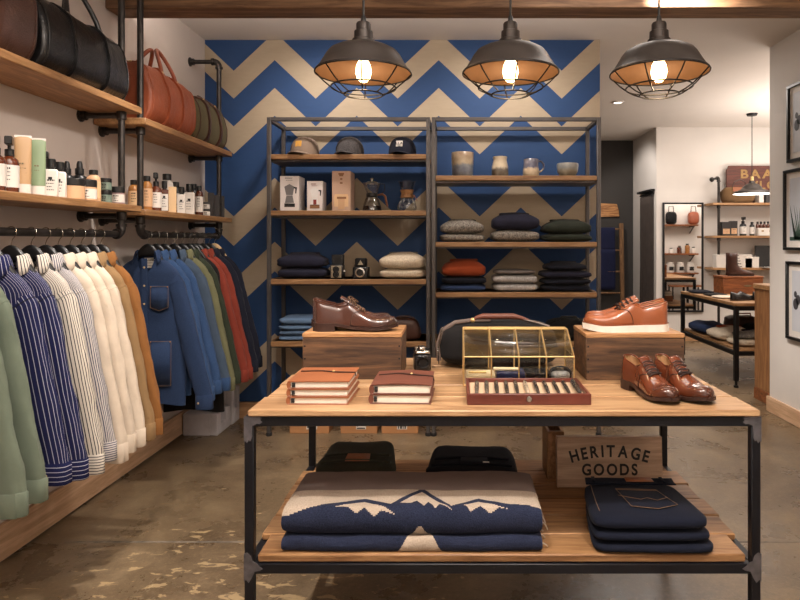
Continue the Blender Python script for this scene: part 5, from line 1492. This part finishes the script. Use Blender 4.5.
# folded jeans -------------------------------------------------------
indigo = fabric('raw_indigo', rgb(13, 16, 27), 420, .2, .35, rgb(26, 31, 48), .22)
olive_tw = fabric('olive_twill', rgb(58, 58, 48), 300, .15)
ink_tw = fabric('ink_twill', rgb(26, 27, 36), 300, .15)
patch_l = leather('patch_leather', rgb(150, 92, 56), .5, .1, .15)
def jeans(label, x, y, z, w, d, h, mt, seed, group, rz=0, slope=0.0, show=None):
    t = thing('folded_jeans', label, 'jeans', (x, y, z), rz, group)
    zt = lambda xx, yy: h+slope*(yy/d+.5)+.0
    def fn(p):
        n = (ns(p.x*1.6+seed, p.y*1.6, seed)*.05+ns(p.x*5+seed, p.y*5, p.z)*.02)*(4 if show == 'waist' else 1.4)
        q = Vector((p.x*(1-.012*math.exp(-(p.z*4)**2)+n*.3)*(1-.16*(p.y+1)/2), p.y*(1-.012*math.exp(-(p.z*4)**2)+n*.25), p.z))
        if p.z > 0: q.z = p.z*(1+slope*(p.y+1)/h)+n*.5*p.z+(.5*(p.x**2-.35)*(p.y+1)*.5*p.z if show == 'waist' else 0)
        return q
    m = MB(); m.ell((0, 0, h/2), (w/2, d/2, h/2), 64, 14, .6, .26, fn); b = m.build('folded_cloth', mt, t, 70)
    def top(u, v, off=.002):      # u, v in -1..1 on the upper face
        p = fn(Vector((u, v, 1)))
        return Vector((p.x*w/2, p.y*d/2, h/2+p.z*h/2+off))
    if show == 'pocket':
        P = [(-.38, .42), (.42, .36), (.60, -.40), (.20, -.60), (-.24, -.48)]
        # back pocket: a stitched panel
        m = MB(); rows = []
        for i in range(11):
            s = i/10; row = []
            for j in range(11):
                q = j/10
                a0 = Vector(P[0]).lerp(Vector(P[1]), q)
                lo = Vector(P[4]).lerp(Vector(P[3]), q*2) if q < .5 else Vector(P[3]).lerp(Vector(P[2]), q*2-1)
                c = a0.lerp(lo, s); row.append(top(c.x, c.y, .0028))
            rows.append(row)
        pk = m.build('pocket', mt, t, 60) if m.surf(rows) else None
        m = MB()
        def line(pts, r=.0008):
            out = []
            for (a, b_) in zip(pts, pts[1:]):
                for k in range(8): c = Vector(a).lerp(Vector(b_), k/8); out.append(top(c.x, c.y, .0036))
            out.append(top(*pts[-1], .0036)); m.tube(out, r, 5)
        line([(-.38, .42), (.42, .36)]); line([(-.38, .37), (.43, .31)])
        line([(-.38, .42), (-.24, -.48), (.20, -.60), (.60, -.40), (.42, .36)])
        line([(-.40, .08), (.0, -.14), (.13, -.06), (.3, -.18), (.52, -.04)])
        m.build('stitching', thread, pk)
        m = MB(); rows = [[top(u, v, .005+.004*(v > .84)) for u in [-.95+1.9*k/20 for k in range(21)]] for v in (.66, .7, .8, .9, .94)]
        m.surf(rows); wb = m.build('waistband', mt, t, 60, .004)
        m = MB(); m.surf([[top(u, v, .0125) for u in (-.1, .1, .3, .48)] for v in (.69, .78, .92)]); m.build('leather_patch', patch_l, wb, 60, .002)
        for u in (-.78, .7): m = MB(); m.surf([[top(u+e, v, .0125) for e in (-.035, .035)] for v in (.62, .75, .95)]); m.build('belt_loop', mt, wb, 60, .002)
        m = MB(); m.tube([top(-.86+.02*i/10, .6-1.3*i/10, .003) for i in range(11)], .0012, 5); m.build('seam', thread, t)
    elif show == 'waist':
        for k, v in enumerate((-.88, -.45)):
            m = MB(); pts = [top(u, v+.25*(1-u*u), .003) for u in [-.85+1.7*i/16 for i in range(17)]]; m.tube(pts, .005, 6); m.build('waistband', mt, t)
        m = MB(); m.surf([[top(u, v, .006) for u in (-.25, .05, .35)] for v in (-.72, -.5, -.2)]); m.build('leather_patch', patch_l if mt is olive_tw else ink_tw, t, 60, .002)
        if mt is not olive_tw:
            m = MB(); m.box(*[c for c in (top(.3, -.6, 0).x-.012, top(.3, -.6, 0).x+.012)], top(.3, -.6, 0).y-.004, top(.3, -.6, 0).y+.004, top(.3, -.6, .004).z, top(.3, -.6, .008).z); m.build('size_tab', paper, t)
    return t
gj = 'indigo jeans on the lower shelf'
jx = X(652, 1.83)+.012
jeans('folded indigo jeans at the bottom of the stack in front of the sign', jx+.002, 1.972, ZS, .372, .29, .031, indigo, 1, gj, -.02)
jeans('folded indigo jeans in the middle of the stack in front of the sign', jx-.002, 1.975, ZS+.0315, .368, .28, .031, indigo, 5, gj, .0)
jeans('folded indigo jeans with stitched back pocket and leather patch, top of the stack', jx-.006, 1.978, ZS+.063, .362, .275, .042, indigo, 9, gj, -.01, .010, 'pocket')
gd = 'dark folded trousers behind the blanket'
for i in range(2):
    jeans('folded olive grey trousers behind the blanket, '+['lower', 'upper'][i]+' of two', -.375, 2.42, ZS+i*.048, .31, .26, .047, olive_tw, 11+i, gd, .03, .03*i, 'waist' if i else None)
    jeans('folded ink black trousers behind the blanket, '+['lower', 'upper'][i]+' of two', .065, 2.42, ZS+i*.042, .36, .26, .041, ink_tw, 21+i, gd, -.02, .022*i, 'waist' if i else None)

# sign ---------------------------------------------------------------
D = 2.335; sx0, sx1 = X(557, D), X(663, D); sh = .188
t = thing('wooden_sign', 'wooden sign reading HERITAGE GOODS behind the stack of indigo jeans', 'sign', ((sx0+sx1)/2, D, ZS))
t.rotation_euler = (-.06, 0, 0)
a = (sx1-sx0)/2
MB().box(-a, a, 0, .022, 0.0, sh, .002).build('sign_board', sign_wood, t)
m = MB(); text_line(m, 'HERITAGE', .060, front(0, -.0005, sh*.61), .2, .01, .84, .48); m.build('lettering', ink, t, 30)
m = MB(); text_line(m, 'GOODS', .058, front(0, -.0005, sh*.25), .2, .01, .86); m.build('lettering', ink, t, 30)
t = thing('wooden_box', 'small open wooden box behind the wooden sign', 'box', (.365, 2.42, ZS))
m = MB(); m.box(-.006, .06, .0, .012, 0, .185, .002); m.box(-.006, .006, .012, .14, 0, .185, .002); m.box(.048, .06, .012, .14, 0, .185, .002); m.box(.006, .048, .128, .14, 0, .185, .002); m.box(.006, .048, .012, .128, 0, .01)
m.build('box_body', shelf_wood, t)
# ------------------------------------------------------------------ framed prints on the right wall
print_sky = plain('print_sky', rgb(190, 192, 198), .5, 0, .05, 4)
leafm = plain('leaf_print', rgb(52, 74, 62), .6, 0, .2, 20)
print_dark = plain('print_dark', rgb(58, 56, 60), .6, 0, .3, 14)
RX = Matrix(((0, 0, -1, 0), (-1, 0, 0, 0), (0, 1, 0, 0), (0, 0, 0, 1)))     # local xy -> wall facing -x (local x runs towards the camera)
def picture(label, yfar, z0, z1, wd, draw):
    t = thing('framed_print', label, 'picture', (XR, yfar-wd/2, (z0+z1)/2), 0, 'framed prints on the right wall')
    a, h = wd/2, (z1-z0)/2; f = .022
    m = MB()
    for y0, y1, q0, q1 in ((-a, a, h-f, h), (-a, a, -h, -h+f), (-a, -a+f, -h+f, h-f), (a-f, a, -h+f, h-f)): m.box(-.03, 0, y0, y1, q0, q1, .002)
    m.build('picture_frame', black_plastic, t)
    MB().box(-.012, -.008, -a+f*.9, a-f*.9, -h+f*.9, h-f*.9).build('mat_board', off_white, t)
    mg = .045
    p = MB().box(-.0135, -.0121, -a+f+mg, a-f-mg, -h+f+mg, h-f-mg).build('printed_sheet', print_sky, t)
    draw(p, a-f-mg, h-f-mg)
def P3(pts, x=-.0136): return [(x, -p[0], p[1]) for p in pts]
def d_plant(p, a, h):
    m = MB(); r = random.Random(2); M = Matrix.Translation((-.0136, 0, 0)) @ RX
    for k in range(15):
        x0 = -a*.9+1.8*a*k/14; an = (k-7)*.08
        L = h*(.6+.6*r.random()); tx = x0*.6+math.sin(an)*L*1.1; 
        m.prism([(x0*.6-.012, -h*.95), (x0*.6+.012, -h*.95), (max(-a, min(a, tx)), min(h*.8, -h*.95+L))], .0006, M)
    m.prism([(-a*.98, -h*.98), (a*.98, -h*.98), (a*.98, -h*.9), (-a*.98, -h*.86)], .0006, M); m.build('printed_picture', leafm, p)
def d_blob(p, a, h):
    m = MB(); M = Matrix.Translation((-.0136, 0, 0)) @ RX
    for cx_, cz_, rr in ((-a*.7, -h*.1, .035), (-a*.5, h*.05, .03), (-a*.72, h*.22, .02)): m.prism([(cx_+rr*math.cos(q), cz_+rr*1.2*math.sin(q)) for q in [2*PI*i/20 for i in range(20)]], .0006, M)
    m.build('printed_picture', print_dark, p)
picture('black framed print hung highest on the white wall, cut by the photo edge', 4.64, 1.93, 2.50, .46, d_blob)
picture('black framed print of spiky green leaves, middle of the column on the white wall', 4.69, 1.282, 1.878, .46, d_plant)
picture('black framed print hung lowest on the white wall, below the leaf print', 4.655, .624, 1.20, .46, d_blob)

# ------------------------------------------------------------------ back room: table and counter
t = thing('console_table', 'far table on a black steel frame with wooden top and lower shelf', 'table', (0, 0, 0))
bx0, bx1, by0, by1, bz, bs = 2.57, 3.75, 5.71, 7.09, .78, .36
t.location = ((bx0+bx1)/2, by0, 0); a, d = (bx1-bx0)/2, by1-by0
MB().box(-a, a, 0, d, bz-.03, bz, .004).build('tabletop', rack_wood, t)
MB().box(-a+.03, a-.03, .005, d-.005, bs-.025, bs, .004).build('lower_shelf', rack_wood, t)
for sx in (-1, 1):
    for y in (0, d-.04):
        xa = -a if sx < 0 else a-.04
        l = MB().box(xa, xa+.04, y, y+.04, .06, bz-.031, .003).build('leg', black_metal, t)
        m = MB(); m.cyl(xa+.02, y+.02, .02, .06, .012, 10); m.cyl(xa+.02, y+.02, 0, .02, .022, 14, .003); m.build('levelling_foot', black_metal, l)
m = MB()
for z in (bz-.07, bs-.065):
    m.box(-a+.04, a-.04, 0, .03, z, z+.038, .002); m.box(-a+.04, a-.04, d-.03, d, z, z+.038, .002); m.box(-a, -a+.03, .04, d-.04, z, z+.038, .002); m.box(a-.03, a, .04, d-.04, z, z+.038, .002)
m.build('side_rail', black_metal, t)
t = thing('wooden_counter', 'tall wooden counter end peeking out beside the white wall', 'counter', (2.58, 5.0, 0))
MB().box(.0, .5, .0, .36, 0.1, .94, .004).build('counter_body', wood('counter_wood', rgb(168, 120, 78), rgb(132, 90, 56), 2, .5), t)
MB().box(-.012, .51, -.01, .37, .94, .985, .006).build('counter_top', rack_wood, t)
MB().box(-.006, .5, .0, .36, .0, .1, .003).build('plinth', box_wood, t)

def ptx(px, D): return X(px, D)
# goods on the far table
t = thing('wooden_box', 'varnished wooden box on the far table carrying the boots', 'box', (X(742, 6.75), 6.72, bz))
MB().box(-.215, .215, 0, .26, 0, .165, .004).build('box_body', box_wood, t)
MB().box(-.22, .22, -.004, .264, .1655, .19, .004).build('lid', box_wood, t)
m = MB(); m.ell((.05, -.003, .085), (.045, .002, .011), 16, 8); m.build('burned_mark', ink_soft, t)
def boot(label, x, y, z, rz):
    t = thing('boot', label, 'boot', (x, y, z), rz, 'boots on the wooden box')
    rows = []
    for k, (cx_, cz_, rx, rz_) in enumerate(((.055, .25, .05, .045), (.055, .2, .047, .043), (.055, .14, .047, .04), (.06, .1, .055, .04), (.085, .07, .08, .042), (.12, .05, .115, .044), (.14, .03, .135, .046), (.14, .02, .138, .047))):
        rows.append([Vector((cx_+rx*math.cos(q), rz_*math.sin(q), cz_)) for q in [2*PI*j/28 for j in range(28)]])
    MB().surf(rows, cv=True).build('boot_upper', dark_brown_leather, t, 60, .003)
    MB().lathe([(0, 0), (1, 0), (1.02, .02), (0, .02)], 28, (.14, 0, 0), None, .14, .048).build('sole', sole_dark, t)
    m = MB()
    for k in range(5): z_ = .1+.03*k; m.tube([(.105+.012*(4-k)*.5, -.03, z_), (.12+.02*(4-k)*.4, 0, z_+.004), (.105+.012*(4-k)*.5, .03, z_)], .003, 6)
    m.build('laces', lace_br, t)
boot('dark brown lace-up boot nearer the camera on the varnished box', X(727, 6.8), 6.79, bz+.19, -.1)
boot('dark brown lace-up boot behind its mate on the varnished box', X(727, 6.8)+.035, 6.91, bz+.19, .05)
def flatshoe(label, x, y, z, rz, mt):
    t = thing('shoe', label, 'shoe', (x, y, z), rz, 'black shoes on the far table')
    rows = []
    for i in range(15):
        u = i/14; w_ = lerpk(WK, u)*math.sqrt(max(.02, 1-max(0, abs(u-.5)*2-.75)**2*14)); h = lerpk([(0, .07), (.3, .055), (.42, .075), (.6, .05), (.85, .035), (1, .015)], u)
        rows.append([Vector((u*.28, w_*math.cos(PI*j/14), .014+h*math.sin(PI*j/14)**.8)) for j in range(15)])
    MB().surf(rows).build('upper', mt, t, 60)
    m = MB(); m.lathe([(0, 0), (1, 0), (1, .014), (0, .014)], 28, (.14, 0, 0), None, .145, .044); m.build('sole', sole_dark, t)
    m = MB()
    for k in range(3): m.tube([(.12+.02*k, -.03, .075-.006*k), (.12+.02*k, 0, .088-.008*k), (.12+.02*k, .03, .075-.006*k)], .003, 6)
    m.build('laces', lace_br, t)
flatshoe('black shoe at the near corner of the far table', 2.63, 5.93, bz, .35, black_leather)
flatshoe('black shoe beside the counter on the far table', 2.86, 5.97, bz, .2, black_leather)
folded('folded_cloth', 'dark folded scarf at the far corner of the console table', 'scarf', 2.70, 6.85, bz, .22, .3, .03, ink_tw, 51)
folded('folded_cloth', 'dark folded cloth in the middle of the console table', 'cloth', 2.72, 6.5, bz, .2, .22, .025, black_cloth, 52)
folded('folded_cloth', 'cream folded scarf between the dark cloth and the black shoes', 'scarf', 2.72, 6.22, bz, .26, .22, .024, cream, 53)
# lower shelf of the far table
gl = 'folded clothes under the far table'
folded('folded_sweater', 'navy folded sweater at the far end of the low shelf', 'sweater', 2.76, 6.76, bs, .32, .5, .11, knit_blue, 61, gl)
folded('folded_sweater', 'cream folded sweater with rust pattern next to the navy one', 'sweater', 2.79, 6.28, bs, .40, .38, .10, knit_cream, 62, gl, neck=knit_rust)
folded('folded_sweater', 'cream folded sweater nearest the front of the low shelf', 'sweater', 2.86, 5.94, bs, .46, .3, .065, knit_cream, 63, gl)
folded('folded_sweater', 'patterned grey and navy sweater on top of the nearest cream one', 'sweater', 2.88, 5.95, bs+.066, .40, .26, .055, knit_grey, 64, gl, neck=knit_navy)
t = thing('leather_bag', 'rust brown leather bag on the low shelf of the far table', 'bag', (3.12, 6.78, bs))
MB().ell((0, 0, .09), (.17, .12, .09), 36, 16, .55, .55, lambda p: p*(1+.08*ns(p.x*2, p.y*2, p.z*2))).build('bag_body', brown_leather, t)
m = MB(); m.tube([(-.08, -.06, .16), (-.06, -.08, .21), (.06, -.08, .21), (.08, -.06, .16)], .008, 8); m.build('handle', orange_leather, t)
t = thing('black_bag', 'small black bag beside the rust brown one on the low shelf', 'bag', (3.12, 6.42, bs))
MB().ell((0, 0, .07), (.13, .1, .075), 32, 14, .6, .6).build('bag_body', black_canvas, t)
m = MB(); m.tube([(-.06, -.05, .125), (-.04, -.06, .16), (.04, -.06, .16), (.06, -.05, .125)], .006, 8); m.build('handle', black_leather, t)
bookm = [navy_l, cream_ceramic, plain('book_green', rgb(52, 66, 54), .6), box_wood]
for i, (lb, w_, h) in enumerate((('brown box at the bottom of the pile beside the black bag', .3, .09), ('cream book in the pile beside the black bag', .28, .03), ('dark green book on top of the pile beside the black bag', .3, .045))):
    z = bs+[0, .091, .122][i]
    t = thing('book' if i else 'wooden_box', lb, 'book' if i else 'box', (3.42, 6.35, z), .05*i)
    mt = [box_wood, cream_ceramic, bookm[2]][i]
    MB().box(-w_/2, w_/2, 0, .22, 0, h, .002).build('cover' if i else 'box_body', mt, t)
    if i: MB().box(-w_/2+.004, w_/2+.0008, .004, .2205, .004, h-.004).build('pages', paper, t)
    else: MB().box(-w_/2-.002, w_/2+.002, -.002, .222, h-.02, h+.0005, .001).build('lid', box_wood, t)

# ------------------------------------------------------------------ far pipe shelf on the back wall
YW = YF
def far_shelf(label, xs0, xs1, xp, ys, zs, ztop, wall_y, sgn):
    """sgn = -1: shelf stands in front (towards -y) of a wall at wall_y; +1: behind it"""
    t = thing('pipe_shelf', label, 'shelf', (xs0, wall_y, 0), 0, 'pipe shelving in the back room')
    yp = sgn*.22
    for z in zs:
        MB().box(0, xs1-xs0, *sorted((sgn*.003, sgn*.29)), z-.03, z, .003).build('shelf_board', rack_wood, t)
    for x in xp:
        m = MB(); x -= xs0
        m.tube([(x, yp, zs[-1]-.25 if sgn > 0 else .0), (x, yp, ztop-.04)], .017, 12)
        elbow(m, (x, yp, ztop), (0, 0, -1), (0, -sgn, 0)); m.tube([(x, yp-sgn*.05, ztop), (x, sgn*.01, ztop)], .016, 12)
        flange(m, x, sgn*.001, ztop, '-y') if sgn < 0 else None
        for z in zs: fitting(m, x, yp, z-.045)
        m.build('upright_pipe', pipe_metal, t)
    return t
zf = [1.85, 1.42, 1.0]
far_shelf('black pipe shelf with wooden boards on the far white wall, carrying the painted sign', 3.365, 5.0, [X(719, 8.17), 4.85], None, zf, 2.18, YW, -1)
t = thing('painted_sign', 'old red brown wooden sign with gold letters on the far top shelf', 'sign', (X(727.5, 8.28)+.55, 8.30, zf[0]))
sgn_wood = wood('sign_red', rgb(104, 52, 38), rgb(74, 36, 26), 0, .6, 1, True, .1)
h = Z(165.5, 8.28)-zf[0]
m = MB(); m.prism([(-.55, .22), (-.52, .12), (-.46, .0), (.55, 0), (.55, h), (-.52, h), (-.55, h-.06)], .03, front(0, .03, 0)); m.build('sign_board', sgn_wood, t)
gold_l = plain('gold_letters', rgb(150, 116, 64), .6, 0, .2, 20)
m = MB(); text_line(m, 'BAA', .16, front(-.15, -.0005, h-.165), .1, .02, 1.2); m.build('lettering', gold_l, t)
m = MB(); text_line(m, '.VLC', .15, front(-.1, -.0005, h-.31), .12, .02, 1.1); m.build('lettering', gold_l, t)
t = thing('canvas_bag', 'brown canvas bag on the far top shelf in front of the red sign', 'bag', (X(738, 8.15), 8.17, zf[0]))
def cb(p): return p*(1+.07*ns(p.x*2+4, p.y*2, p.z*2))
MB().ell((0, 0, .1), (.21, .09, .11), 40, 18, .55, .5, cb).build('bag_body', brown_canvas, t)
m = MB(); m.tube([(-.09, -.05, .19), (-.07, -.07, .27), (0, -.075, .3), (.07, -.07, .27), (.09, -.05, .19)], .008, 8); m.build('handle', brown_leather, t)
MB().box(-.1, .1, -.095, -.088, .14, .2, .002).build('flap', tan_leather, t)
t = thing('white_box', 'white box beside the canvas bag on the far top shelf', 'box', (X(760, 8.15), 8.17, zf[0])); MB().box(-.03, .03, -.06, .06, 0, .12, .002).build('box_body', off_white, t); MB().box(-.032, .032, -.062, .062, .1, .122, .002).build('lid', off_white, t)
t = thing('black_box', 'black box at the end of the far top shelf', 'box', (X(768, 8.15), 8.17, zf[0])); MB().box(-.05, .05, -.06, .06, 0, .13, .002).build('box_body', dark_box, t); MB().box(-.052, .052, -.062, .062, .11, .135, .002).build('lid', dark_box, t)
def fb(kind, px, yt, r, shelf, body, cap, lab, label, yy=8.17): 
    D = yy
    return bottle(kind, label, X(px, D), D, zf[shelf], r, Z(yt, D)-zf[shelf], body, cap, lab, 'toiletries on the far shelf', 0)
fb('box', 725, 222, .055, 1, dark_box, K, peach, 'dark box with peach label at the start of the far middle shelf')
fb('box', 733, 221, .045, 1, dark_box, K, peach, 'dark box beside the peach labelled one on the far middle shelf', 8.22)
fb('pump', 743, 217, .042, 1, K, K, off_white, 'black pump bottle with white label on the far middle shelf')
fb('round', 752, 222, .03, 1, K, K, off_white, 'slim black bottle with white label on the far middle shelf')
for i, px in enumerate((757.5, 761, 764.5, 768, 771.5)):
    fb('round', px, 221.5, .022, 1, amber_glass, K, None, 'small dark bottle behind the white carton, '+['first', 'second', 'third', 'fourth', 'fifth'][i]+' from the slim black bottle', 8.24)
t = thing('white_carton', 'white carton in front of the small dark bottles', 'box', (X(765, 8.13), 8.13, zf[1])); MB().box(-.1, .1, -.03, .03, 0, .1, .002).build('box_body', off_white, t)
m = MB(); m.box(-.06, -.03, -.0312, -.03, .05, .07); m.box(.04, .07, -.0312, -.03, .05, .07); m.build('print', gold_l, t)
for i, (px, w_, h) in enumerate(((722, .1, .17), (741, .12, .17), (750, .09, .14))):
    t = thing('white_carton', ['white carton at the pipe on the far lowest board', 'wide white carton in the middle of the far lowest board', 'white carton beside the laptop on the far lowest board'][i], 'box', (X(px, 8.2), 8.2, zf[2])); MB().box(-w_, w_, -.06, .06, 0, h, .002).build('box_body', off_white, t); MB().box(-w_-.002, w_+.002, -.062, .062, h-.02, h+.002, .002).build('lid', off_white, t)
t = thing('laptop', 'open black laptop on the far lowest board beside the white wall', 'laptop', (X(771, 8.2), 8.16, zf[2]))
MB().box(-.17, .17, -.11, .08, 0, .015, .003).build('keyboard_base', chrome, t)
MB().box(-.17, .17, 0, .01, 0, .28, .003, M=Matrix.Translation((0, .085, .012)) @ Matrix.Rotation(-.15, 4, 'X')).build('screen', black_plastic, t)

# far pendant lamp
D = 7.5; t = thing('pendant_lamp', 'black dome pendant lamp hanging in the back room', 'lamp', (X(752, D), D, Z(194, D)))
m = MB(); m.lathe([(.03, .16), (.035, .13), (.07, .115), (.1, .09), (.125, .055), (.2, .03), (.215, .0)], 40); m.mi = 1; m.lathe([(.213, .0), (.197, .028), (.12, .05), (.09, .085), (.03, .11)], 40); m.build('shade', [shade_metal, lamp_white], t)
m = MB(); m.cyl(0, 0, .16, .21, .02, 16); m.build('socket', brass, t)
m = MB(); m.cyl(0, 0, .21, ZC-t.location.z-.02, .005, 8); m.build('cord', black_plastic, t)
MB().lathe([(0, ZC-t.location.z), (.065, ZC-t.location.z), (.055, ZC-t.location.z-.025), (0, ZC-t.location.z-.03)], 24).build('ceiling_canopy', black_metal, t)

# mirror -------------------------------------------------------------
mm, nt, bs_ = newmat('mirror_glass'); bs_.inputs['Base Color'].default_value = (.86, .86, .86, 1); bs_.inputs['Metallic'].default_value = 1; bs_.inputs['Roughness'].default_value = .02
D = YF-.03; mx0, mx1, mz0, mz1 = X(663, D), X(703.6, D), Z(312, D), Z(202.5, D)
t = thing('wall_mirror', 'tall black framed mirror on the far white wall', 'mirror', ((mx0+mx1)/2, YF, mz0)); a, h = (mx1-mx0)/2, mz1-mz0
m = MB()
for x0, x1, q0, q1 in ((-a, a, 0, .022), (-a, a, h-.022, h), (-a, -a+.022, .022, h-.022), (a-.022, a, .022, h-.022)): m.box(x0, x1, -.035, -.001, q0, q1, .003)
m.build('mirror_frame', black_metal, t)
MB().box(-a+.02, a-.02, -.02, -.012, .02, h-.02).build('mirror_glass', mm, t)

# what the mirror shows: a shelf on the alcove wall
zs_ = [2.3, 1.95, 1.6]
def mx(px): return X(px, 2*YF-YR)
sh0, sh1 = mx(664), mx(693)
t = thing('bracket_shelf', 'wooden shelves on the wall reflected in the tall mirror', 'shelf', (sh0-.4, YR, 0))
for z in (1.66, 1.12, .76): MB().box(0, sh1-sh0+.4, .001, .24, z-.03, z, .003).build('shelf_board', box_wood, t); 
m = MB()
for z in (1.66, 1.12, .76):
    m.box(sh1-sh0+.3, sh1-sh0+.34, .001, .2, z-.05, z-.031); m.tube([(sh1-sh0+.32, .005, z-.16), (sh1-sh0+.32, .19, z-.05)], .012, 8)
m.build('bracket', pipe_metal, t)
for i, (px, z, h, mt) in enumerate(((668, 1.12, .1, off_white), (676, 1.12, .14, amber_glass), (684, 1.12, .18, honey_glass), (690, 1.12, .12, off_white))):
    bottle('round', ['white jar bottle', 'amber bottle', 'honey bottle', 'short white bottle'][i]+' seen in the mirror on the middle shelf', mx(px), YR+.13, z, .045, h, mt, K, None, 'bottles reflected in the mirror', PI)
for i, px in enumerate((667, 677, 687)):
    t = thing('label_jar', 'white jar with black label seen in the mirror, '+['nearest the frame', 'middle of three', 'farthest from the frame'][i], 'jar', (mx(px), YR+.13, .76), PI, 'jars reflected in the mirror')
    MB().cyl(0, 0, 0, .15, .07, 20, .004).build('jar_body', off_white, t); MB().cyl(0, 0, .15, .19, .06, 20, .004).build('lid', off_white, t); MB().box(-.04, .04, -.073, -.066, .04, .11).build('paper_label', ink, t)
for i, px in enumerate((668, 690)):
    t = thing('hanging_bag', ['black bag seen in the mirror on the top shelf', 'brown boot bag seen in the mirror on the top shelf'][i], 'bag', (mx(px), YR+.13, 1.66))
    MB().ell((0, 0, .12), (.1, .07, .12), 24, 12, .6, .6).build('bag_body', [black_canvas, orange_leather][i], t)
    m = MB(); m.tube([(-.05, 0, .22), (-.04, 0, .34), (.04, 0, .34), (.05, 0, .22)], .008, 8); m.build('handle', [black_leather, dark_brown_leather][i], t)
for i, px in enumerate((673, 687)):
    t = thing('side_stand', 'black metal stand seen in the mirror near the floor, '+['next to the frame edge', 'beside the first one'][i], 'stand', (mx(px), YR+.25, 0), 0, 'stands reflected in the mirror')
    for s in (-1, 1):
        for y in (-.1, .1): MB().box(s*.14-.012, s*.14+.012, y-.012, y+.012, 0, .5, .002).build('leg', black_metal, t)
    MB().box(-.16, .16, -.12, .12, .5, .53, .003).build('stand_top', box_wood, t)

# curtain of the fitting room -----------------------------------------
t = thing('fitting_curtain', 'dark brown curtain hanging in the fitting room opening', 'curtain', (2.70, 8.5, 0))
drape = fabric('drape', rgb(74, 66, 62), 300, .12)
rows = []
for z in (.03, .5, 1.0, 1.5, 1.85, 1.97):
    rows.append([Vector((.028*math.sin(y*74)*(1+.3*ns(z, y*5, 1)), y+.02*ns(z*1.5, y*4, 3), z)) for y in [.5*i/90 for i in range(91)]])
MB().surf(rows).build('drape', drape, t, 70, .004)
m = MB(); m.tube([(0, -.025, 2.0), (0, .56, 2.0)], .012, 10)
m.build('curtain_rod', black_metal, t)
m = MB()
for k in range(8): m.tube([(.02*math.cos(q), .03+.06*k, 1.985+.028*math.sin(q)) for q in [2*PI*i/14 for i in range(14)]], .003, 5, True)
m.build('curtain_ring', black_metal, t)
m = MB(); m.box(2.66, 2.845, 8.46, 9.1, 2.03, 2.06, .003)
struct(m.build('trim_2', black_metal), 'black header over the fitting room opening', 'trim')

# ladder with blankets, wooden plaque on the dark wall ------------------
Dl = 9.36; t = thing('wooden_ladder', 'leaning wooden ladder against the charcoal wall hung with navy blankets', 'ladder', (2.28, Dl, 0))
lean = Matrix.Rotation(-.06, 4, 'X') @ Matrix.Translation((0, -.02, 0))
for s in (-1, 1): MB().box(s*.23-.03, s*.23+.03, -.02, .02, .0, 1.62, .004, M=Matrix.Translation((0, -.06, .0)) @ Matrix.Rotation(-.06, 4, 'X')).build('rail', ladder_wood, t)
for k in range(5):
    z = .25+.32*k; m = MB(); m.tube([(-.2, -.06+.06*z, z), (.2, -.06+.06*z, z)], .014, 8); m.build('rung', ladder_wood, t)
def ladder_cloth(label, z0, z1):
    y = Dl-.06+.06*z1
    t2 = thing('hanging_blanket', label, 'blanket', (2.24, y, z1))
    rows = []
    for i in range(23):
        s = i/22
        if s < .45: q = (-.028-.006, -(z1-z0)*(1-s/.45))
        elif s > .55: q = (.028, -(z1-z0)*.7*((s-.55)/.45))
        else: a = PI*(s-.45)/.1; q = (-.031*math.cos(a), .006+.02*math.sin(a))
        rows.append([Vector((x*.17*(1+.0), q[0]+.006*ns(x*3, s*4, 2)*(1 if s < .5 else 0), q[1])) for x in [-1+2*k/14 for k in range(15)]])
    MB().surf(rows).build('draped_cloth', navy_w, t2, 70, .008)
navy_w = fabric('navy_wool', rgb(34, 38, 66), 260, .12)
ladder_cloth('navy blanket draped over the upper ladder rung', 1.22, 1.53)
ladder_cloth('dark navy blanket draped over the lower ladder rung', .62, 1.21)
t = thing('wood_plaque', 'live edge wooden plaque mounted on the charcoal wall above the ladder', 'plaque', (2.23, 9.5, Z(210, 9.48)))
m = MB(); m.prism([(-.3, -.11), (.27, -.10), (.26, .0), (.235, .09), (.05, .1), (-.3, .105)], .03, front(0, -.001, 0)); m.build('plaque_board', wood('plaque_wood', rgb(206, 152, 96), rgb(140, 86, 46), 0, .5, 1.4, True, .0), t)
